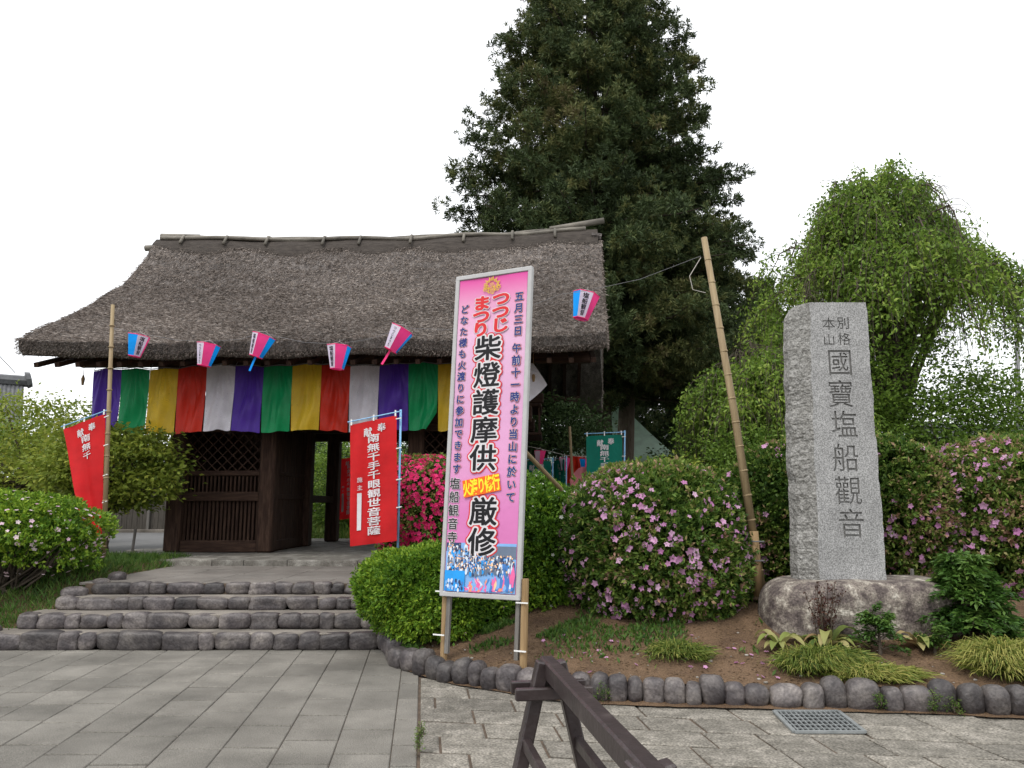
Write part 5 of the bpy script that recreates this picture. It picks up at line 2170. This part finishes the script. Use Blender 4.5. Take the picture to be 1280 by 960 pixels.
def weeping_tree(name, label, base, H_, R_, nlimb, nstr, leafm, seed, ctr, lean=(0, 0), per=34, L=.075, zcut=.8, trunk_r=.16, asym=(1, 1)):
    """arching limbs with hanging leafy strands"""
    base = np.array(base, float)
    t = thing(name, label, 'tree', base)
    tb = MB()
    r_ = np.random.default_rng(seed)
    top = base + np.array([lean[0], lean[1], H_ * .62])
    limb(tb, base - np.array([0, 0, .3]), top, trunk_r, trunk_r * .55, jit=.05)
    PP, DD, TT2 = [], [], []
    for i in range(nlimb):
        a = 2 * pi * i / nlimb + r_.normal(0, .3)
        s0_ = r_.uniform(.35, 1.0)
        p0 = base * (1 - s0_) + top * s0_
        rr = R_ * math.sqrt((i + .5) / nlimb) * r_.uniform(.85, 1.08)
        a = i * 2.4 + r_.normal(0, .2)
        rr *= asym[0] if cos(a) < 0 else asym[1]
        out_ = np.array([cos(a), sin(a), 0])
        pk_ = base[2] + H_ * (.3 + .7 * math.sqrt(max(0, 1 - min(1, rr / R_ / 1.08) ** 2))) * r_.uniform(.9, 1.0)
        p0 = base + (top - base) * min(1, max(.16, (pk_ - base[2]) / H_ * r_.uniform(.55, .95)))
        tt = np.linspace(0, 1, 12)[:, None]
        t1 = tt[:, 0]
        bz_ = p0 + out_ * rr * (t1 ** .9)[:, None]
        drop = (pk_ - base[2]) * r_.uniform(.1, .3)
        up_z = p0[2] + (pk_ - p0[2]) * np.sin(np.minimum(1, t1 / .7) * pi / 2)
        bz_[:, 2] = up_z - drop * np.clip((t1 - .7) / .3, 0, 1) ** 2
        bz_[1:-1] += r_.normal(size=(10, 3)) * .05
        tb.tube(bz_, np.linspace(trunk_r * .3, .008, 12), 5)
        for j in range(nstr):
            s_ = r_.uniform(.25, 1)
            p = np.array([np.interp(s_, tt[:, 0], bz_[:, q]) for q in range(3)])
            ao = r_.uniform(0, 2 * pi)
            o2 = np.array([cos(ao), sin(ao), 0]) * r_.uniform(.1, .55) + out_ * .15
            ln = r_.uniform(.3, 1.3) * (.5 + s_ * .7) * (1.0 + .4 * (i % 2 == 0) * (s_ > .75))
            ln = min(ln, max(.25, p[2] - zcut))
            q = p + o2 + np.array([0, 0, .12 - ln])
            m1 = p + o2 * .75 + np.array([0, 0, .16])
            sst = np.linspace(0, 1, 6)[:, None]
            strd = (1 - sst) ** 2 * p + 2 * (1 - sst) * sst * m1 + sst ** 2 * q
            tb.tube(strd, np.linspace(.009, .003, 6), 3, cap=False)
            m = int(per * (.35 + ln * .6))
            ss = r_.uniform(.08, 1, m)[:, None]
            pp = (1 - ss) ** 2 * p + 2 * (1 - ss) * ss * m1 + ss ** 2 * q
            PP.append(pp + r_.normal(size=(m, 3)) * .075)
            DD.append(r_.normal(size=(m, 3)) * .8 + np.array([0, 0, -.7]))
            TT2.append(np.full(m, r_.normal(.48, .16)) + .12 * wob(pp, 1.5, seed))
    PP, DD, TT2 = np.vstack(PP), np.vstack(DD), np.concatenate(TT2)
    ok = (PP[:, 2] > zcut) & (wob(PP, 2.6, seed + 40) + rng.normal(0, .15, len(PP)) > -.5)
    PP, DD, TT2 = PP[ok], DD[ok], TT2[ok]
    qmesh('crown', leafquads(PP, DD, L * rng.uniform(.7, 1.25, len(PP)), .45, .1, 1.5), leafm, tone=rep4(TT2 + rng.normal(0, .12, len(PP))), parent=t)
    tb.obj('trunk', M['twig'], t, smooth=True)
    return t


weeping_tree('weeping_cherry', 'tall weeping tree with hanging leafy branches behind the granite pillar', (8.1, 16.2, .6), 8.5, 3.05, 96, 25, M['cherryleaf'], 3, None, lean=(-.1, 0), per=40, L=.1)
weeping_tree('weeping_cherry', 'lower rounded weeping tree left of the granite pillar', (4.95, 14.8, .6), 4.3, 1.95, 46, 32, M['cherryleaf'], 7, None, per=40, L=.09, trunk_r=.1)
leafy_tree('leafy_tree', 'dense green bush behind the leaning bamboo pole, under the cedars', 'tree', (4.3, 13.4, .6), .8, (4.3, 13.4, 1.7), (1.0, .8, 1.1), 240, 60, .07, M['cherryleaf'], .05, .42, seed=61, base_tone=.35)
leafy_tree('leafy_tree', 'broad leafy bush under the hanging branches of the tall weeping tree', 'tree', (8.3, 14.9, .6), 1.2, (8.6, 15.0, 2.65), (2.9, .7, 2.1), 620, 60, .09, M['cherryleaf'], .07, .5, seed=68, base_tone=.42, lumps=.2)
leafy_tree('leafy_tree', 'dark bush between the weeping trees behind the granite pillar', 'tree', (6.6, 16.5, .6), 1.0, (6.6, 17.2, 2.4), (1.8, 1.0, 1.9), 420, 60, .09, M['woodleaf'], .07, .5, seed=62, base_tone=.6)
leafy_tree('leafy_tree', 'shadowy broadleaf tree under the right gable, before the tent', 'tree', (.9, 19.0, .6), 1.6, (.75, 19.3, 3.45), (1.5, 1.0, .75), 260, 50, .1, M['woodleaf'], .06, .5, seed=63, base_tone=.6, zmin=2.9)
leafy_tree('leafy_tree', 'dark understorey tree behind the domed pink azalea', 'tree', (6.6, 23.5, .6), 1.5, (6.9, 24.5, 2.6), (2.0, 1.4, 2.0), 330, 50, .12, M['woodleaf'], .1, .6, seed=64, base_tone=.5)
leafy_tree('leafy_tree', 'pale sprig-topped shrub beside the right slope of the tent', 'tree', (2.75, 12.8, .6), .6, (2.75, 12.8, 1.75), (.4, .4, .7), 60, 40, .07, M['mapleleaf'], .03, .3, seed=65, base_tone=.6)
leafy_tree('leafy_tree', 'round bush on the lawn seen through the gate passage', 'tree', (-5.0, 24.5, .7), .6, (-4.9, 24.5, 2.1), (1.9, 1.2, 1.5), 330, 60, .09, M['cherryleaf'], .06, .5, seed=66, base_tone=.5)
leafy_tree('leafy_tree', 'dark tree above the lawn bush behind the gate', 'tree', (-5.6, 31, .7), 2.0, (-5.6, 31, 4.2), (3.5, 1.6, 2.8), 420, 50, .13, M['woodleaf'], .12, .8, seed=67, base_tone=.5)

# left side
leafy_tree('maple_tree', 'spreading bushy tree with reddish green leaves left of the gate', 'tree', (-7.1, 13.75, .65), .9, (-7.15, 13.75, 2.2), (1.4, .7, .82), 330, 34, .1, M['mapleleaf'], .06, .36, nlimb=26, seed=71, base_tone=.42, hollow=.3, zmin=1.45, flat=.35, droop=.35)
leafy_tree('leafy_tree', 'fresh green tree at the left picture edge behind the blush azalea', 'tree', (-10.6, 17.0, .6), 1.4, (-11.2, 17.2, 2.3), (2.9, 1.2, 1.5), 520, 40, .11, M['mapleleaf'], .1, .5, nlimb=24, seed=72, base_tone=.5, lumps=.2)
leafy_tree('leafy_tree', 'loose young tree with thin twigs against the sky left of the roof', 'tree', (-10.3, 18.5, .6), 2.2, (-9.6, 18.7, 3.35), (1.35, .9, 1.15), 130, 26, .11, M['mapleleaf'], .06, .4, nlimb=22, seed=73, base_tone=.55, hollow=.1)
leafy_tree('leafy_tree', 'tree behind the tiled house roof at far left', 'tree', (-14.5, 22, .6), 1.4, (-14, 21, 2.3), (2.6, 1.2, 1.8), 380, 46, .1, M['cherryleaf'], .1, .6, seed=74, base_tone=.5)

# far woods
n = 1500
a = rng.uniform(-.1, 1.1, n)
cx_ = 4 + 40 * a + rng.normal(0, .5, n)
cy_ = 46 + 8 * rng.uniform(0, 1, n)
top = 6.0 + 1.2 * wob(np.stack([cx_, cy_ * 0, cy_ * 0], 1), .6, 81) - 1.6 * sm((cx_ - 20) / 12)
cz_ = .5 + (top - .5) * rng.uniform(0, 1, n) ** .7
V, tn = clump_leaves(np.stack([cx_, cy_, cz_], 1), 1.6, 60, .28, .55, .7, .1, .45, 82)
qmesh('far_woods', V, M['woodleaf'], tone=tn, kind='stuff', label='dark far-off wood closing the view at the right', cat='woods')
n = 900
cx_ = rng.uniform(-26, 3, n)
cy_ = 40 + 8 * rng.uniform(0, 1, n)
cz_ = .5 + 4.0 * rng.uniform(0, 1, n) ** .7
V, tn = clump_leaves(np.stack([cx_, cy_, cz_], 1), 1.5, 60, .26, .55, .7, .1, .45, 83)
qmesh('far_woods', V, M['woodleaf'], tone=tn, kind='stuff', label='far-off wood behind the gate and lane', cat='woods')

# ================================================================== BACKGROUND BUILDINGS
def tiled_house(label, loc, L_, D_, he, hr, rot, wallm='plaster', over=.6):
    t = thing('tiled_house', label, 'house', loc, None, rot=(0, 0, rot))
    wl = MB()
    wl.box((0, 0, he * .72), (L_, D_, he * .56), 0)
    wl.prism([(-D_ / 2, he), (D_ / 2, he), (0, hr - .1)], (-L_ / 2, 0, 0), (0, 1, 0), (0, 0, 1), (1, 0, 0), L_)
    wl.obj('wall', M[wallm], t, world=False)
    lo = MB()
    lo.box((0, 0, he * .22), (L_ + .03, D_ + .03, he * .44))
    lo.obj('board_wall', M['darkboard'], t, world=False)
    rf = MB()
    for sg in (-1, 1):
        y0_, z0_ = sg * (D_ / 2 + over), he - over * (hr - he) / (D_ / 2)
        n = 60
        for k in range(n):     # rows of pan tiles: alternating ribs
            xa = -L_ / 2 - over + (L_ + 2 * over) * k / n
            xb = -L_ / 2 - over + (L_ + 2 * over) * (k + 1) / n
            xm = (xa + xb) / 2
            rf.add([(xa, y0_, z0_), (xm, y0_, z0_ + .05), (xb, y0_, z0_), (xa, 0, hr), (xm, 0, hr + .05), (xb, 0, hr)], [(0, 1, 4, 3), (1, 2, 5, 4)])
        rf.add([(-L_ / 2 - over, y0_, z0_ - .02), (L_ / 2 + over, y0_, z0_ - .02), (L_ / 2 + over, 0, hr - .08), (-L_ / 2 - over, 0, hr - .08)], [(0, 1, 2, 3)])
    ro_ = rf.obj('roof', M['tile'], t, world=False)
    rg = MB()
    rg.tube([(-L_ / 2 - over - .1, 0, hr + .12), (0, 0, hr + .08), (L_ / 2 + over + .1, 0, hr + .12)], .2, 8)
    rg.tube([(L_ / 2 + over + .05, 0, hr + .16), (L_ / 2 + over + .2, 0, hr + .2)], [.3, .26], 8)
    rg.tube([(-L_ / 2 - over - .05, 0, hr + .16), (-L_ / 2 - over - .2, 0, hr + .2)], [.3, .26], 8)
    rg.obj('ridge', M['tile'], ro_, world=False)
    for k in range(3):
        wn = MB()
        wn.box((-L_ / 2 + L_ * (k + .8) / 3.4, -D_ / 2 - .02, he * .62), (1.1, .06, .9), bev=.01)
        wf = wn.obj('window', M['darkboard'], t, world=False)
    return t


tiled_house('house with a grey tiled roof half hidden by trees at far left', (-19.95, 24.4, UP), 6.0, 5.0, 3.0, 5.2, radians(35))
tiled_house('dark-roofed house low behind the weeping tree at far right', (25.5, 41, UP), 9, 7, 2.4, 4.9, radians(20), 'darkboard')
wf = thing('board_fence', 'weathered grey board fence along the lane left of the gate', 'fence', (-13.5, 29.8, UP))
p_ = MB()
for k in range(62):
    x = -20 + k * .2
    p_.box((x, 29.8, UP + .85 + .02 * sin(k * 1.7)), (.185, .03, 1.7), tone=float(rng.uniform()))
p_.obj('boards', M['greyboard'], wf)
for k in range(7):
    p_ = MB()
    p_.box((-20 + 2.05 * k, 29.72, UP + .9), (.1, .1, 1.8), bev=.01)
    p_.obj('post', M['greywood'], wf)
p_ = MB()
p_.box((-13.8, 29.75, UP + .07), (12.6, .3, .14), bev=.02)
p_.obj('footing', M['concrete'], wf)
sk = thing('white_stake', 'thin white marker stake leaning at the edge of the lane', 'stake', W(165, 692, 14.6))
p_ = MB()
p_.tube([W(164.5, 695, 14.6), W(169.5, 661, 14.6)], .025, 6)
p_.obj('stake', M['greywood'], sk)

tn_ = thing('festival_tent', 'pale green peaked canvas tent behind the cedar trunks', 'tent', W(768, 640, 27.5))
ap = W(768, 497, 29.5)
q = [W(684, 567, 27.5), W(842, 568, 27.5), W(850, 572, 31.5), W(690, 572, 31.5)]
zt_ = q[0][2]
q = [np.array([p[0], p[1], zt_]) for p in q]
p_ = MB()
for i in range(4):
    a_, b_ = q[i], q[(i + 1) % 4]
    p_.grid(lambda s_, t_: tuple((a_ * (1 - s_) + b_ * s_) * (1 - t_) + ap * t_ - np.array([0, 0, .25 * t_ * (1 - t_) + .06 * s_ * (1 - s_) * (1 - t_)])), 10, 10)
p_.obj('canopy', M['tent'], tn_, smooth=True)
p_ = MB()
for i in range(4):
    a_, b_ = q[i], q[(i + 1) % 4]
    p_.add([a_, b_, b_ - (0, 0, .12), a_ - (0, 0, .12)], [(0, 1, 2, 3)])
p_.obj('valance', M['tent'], tn_)
for p in q:
    p_ = MB()
    p_.tube([(p[0], p[1], UP), (p[0], p[1], zt_)], .03, 8)
    p_.obj('leg', M['steel'], tn_)

up_ = thing('utility_pole', 'slim grey utility pole with cross arms and wires at the far right', 'utility pole', (26.3, 40.5, UP))
base = np.array([26.35, 40.5, UP])
p_ = MB()
tp = W(1270, 356, 40.5)
p_.tube([base, tp], [.17, .1], 10)
p_.obj('pole', M['wire'], up_, smooth=True)
for dz_ in (1.0, 2.4):
    p_ = MB()
    p_.box((tp[0], tp[1], tp[2] - dz_), (1.9, .1, .1), bev=.01)
    p_.obj('cross_arm', M['wire'], up_)
p_ = MB()
for dx_, dz_ in ((-.8, .93), (.8, .93), (-.8, 2.33), (.8, 2.33), (0, .0)):
    a_ = np.array([tp[0] + dx_, tp[1], tp[2] - dz_])
    p_.tube([a_, a_ + np.array([6, -3, .6]), a_ + np.array([14, -8, 2.2])], .018, 4)
p_.obj('wires', M['wire'], up_)
wr_ = thing('overhead_wire', 'single overhead wire sloping to the tiled house roof at far left', 'wire', W(-60, 395, 24))
p_ = MB()
p_.tube([W(-60, 385, 23), W(-10, 435, 24), W(19, 466, 25)], .014, 4)
p_.obj('wire', M['wire'], wr_)
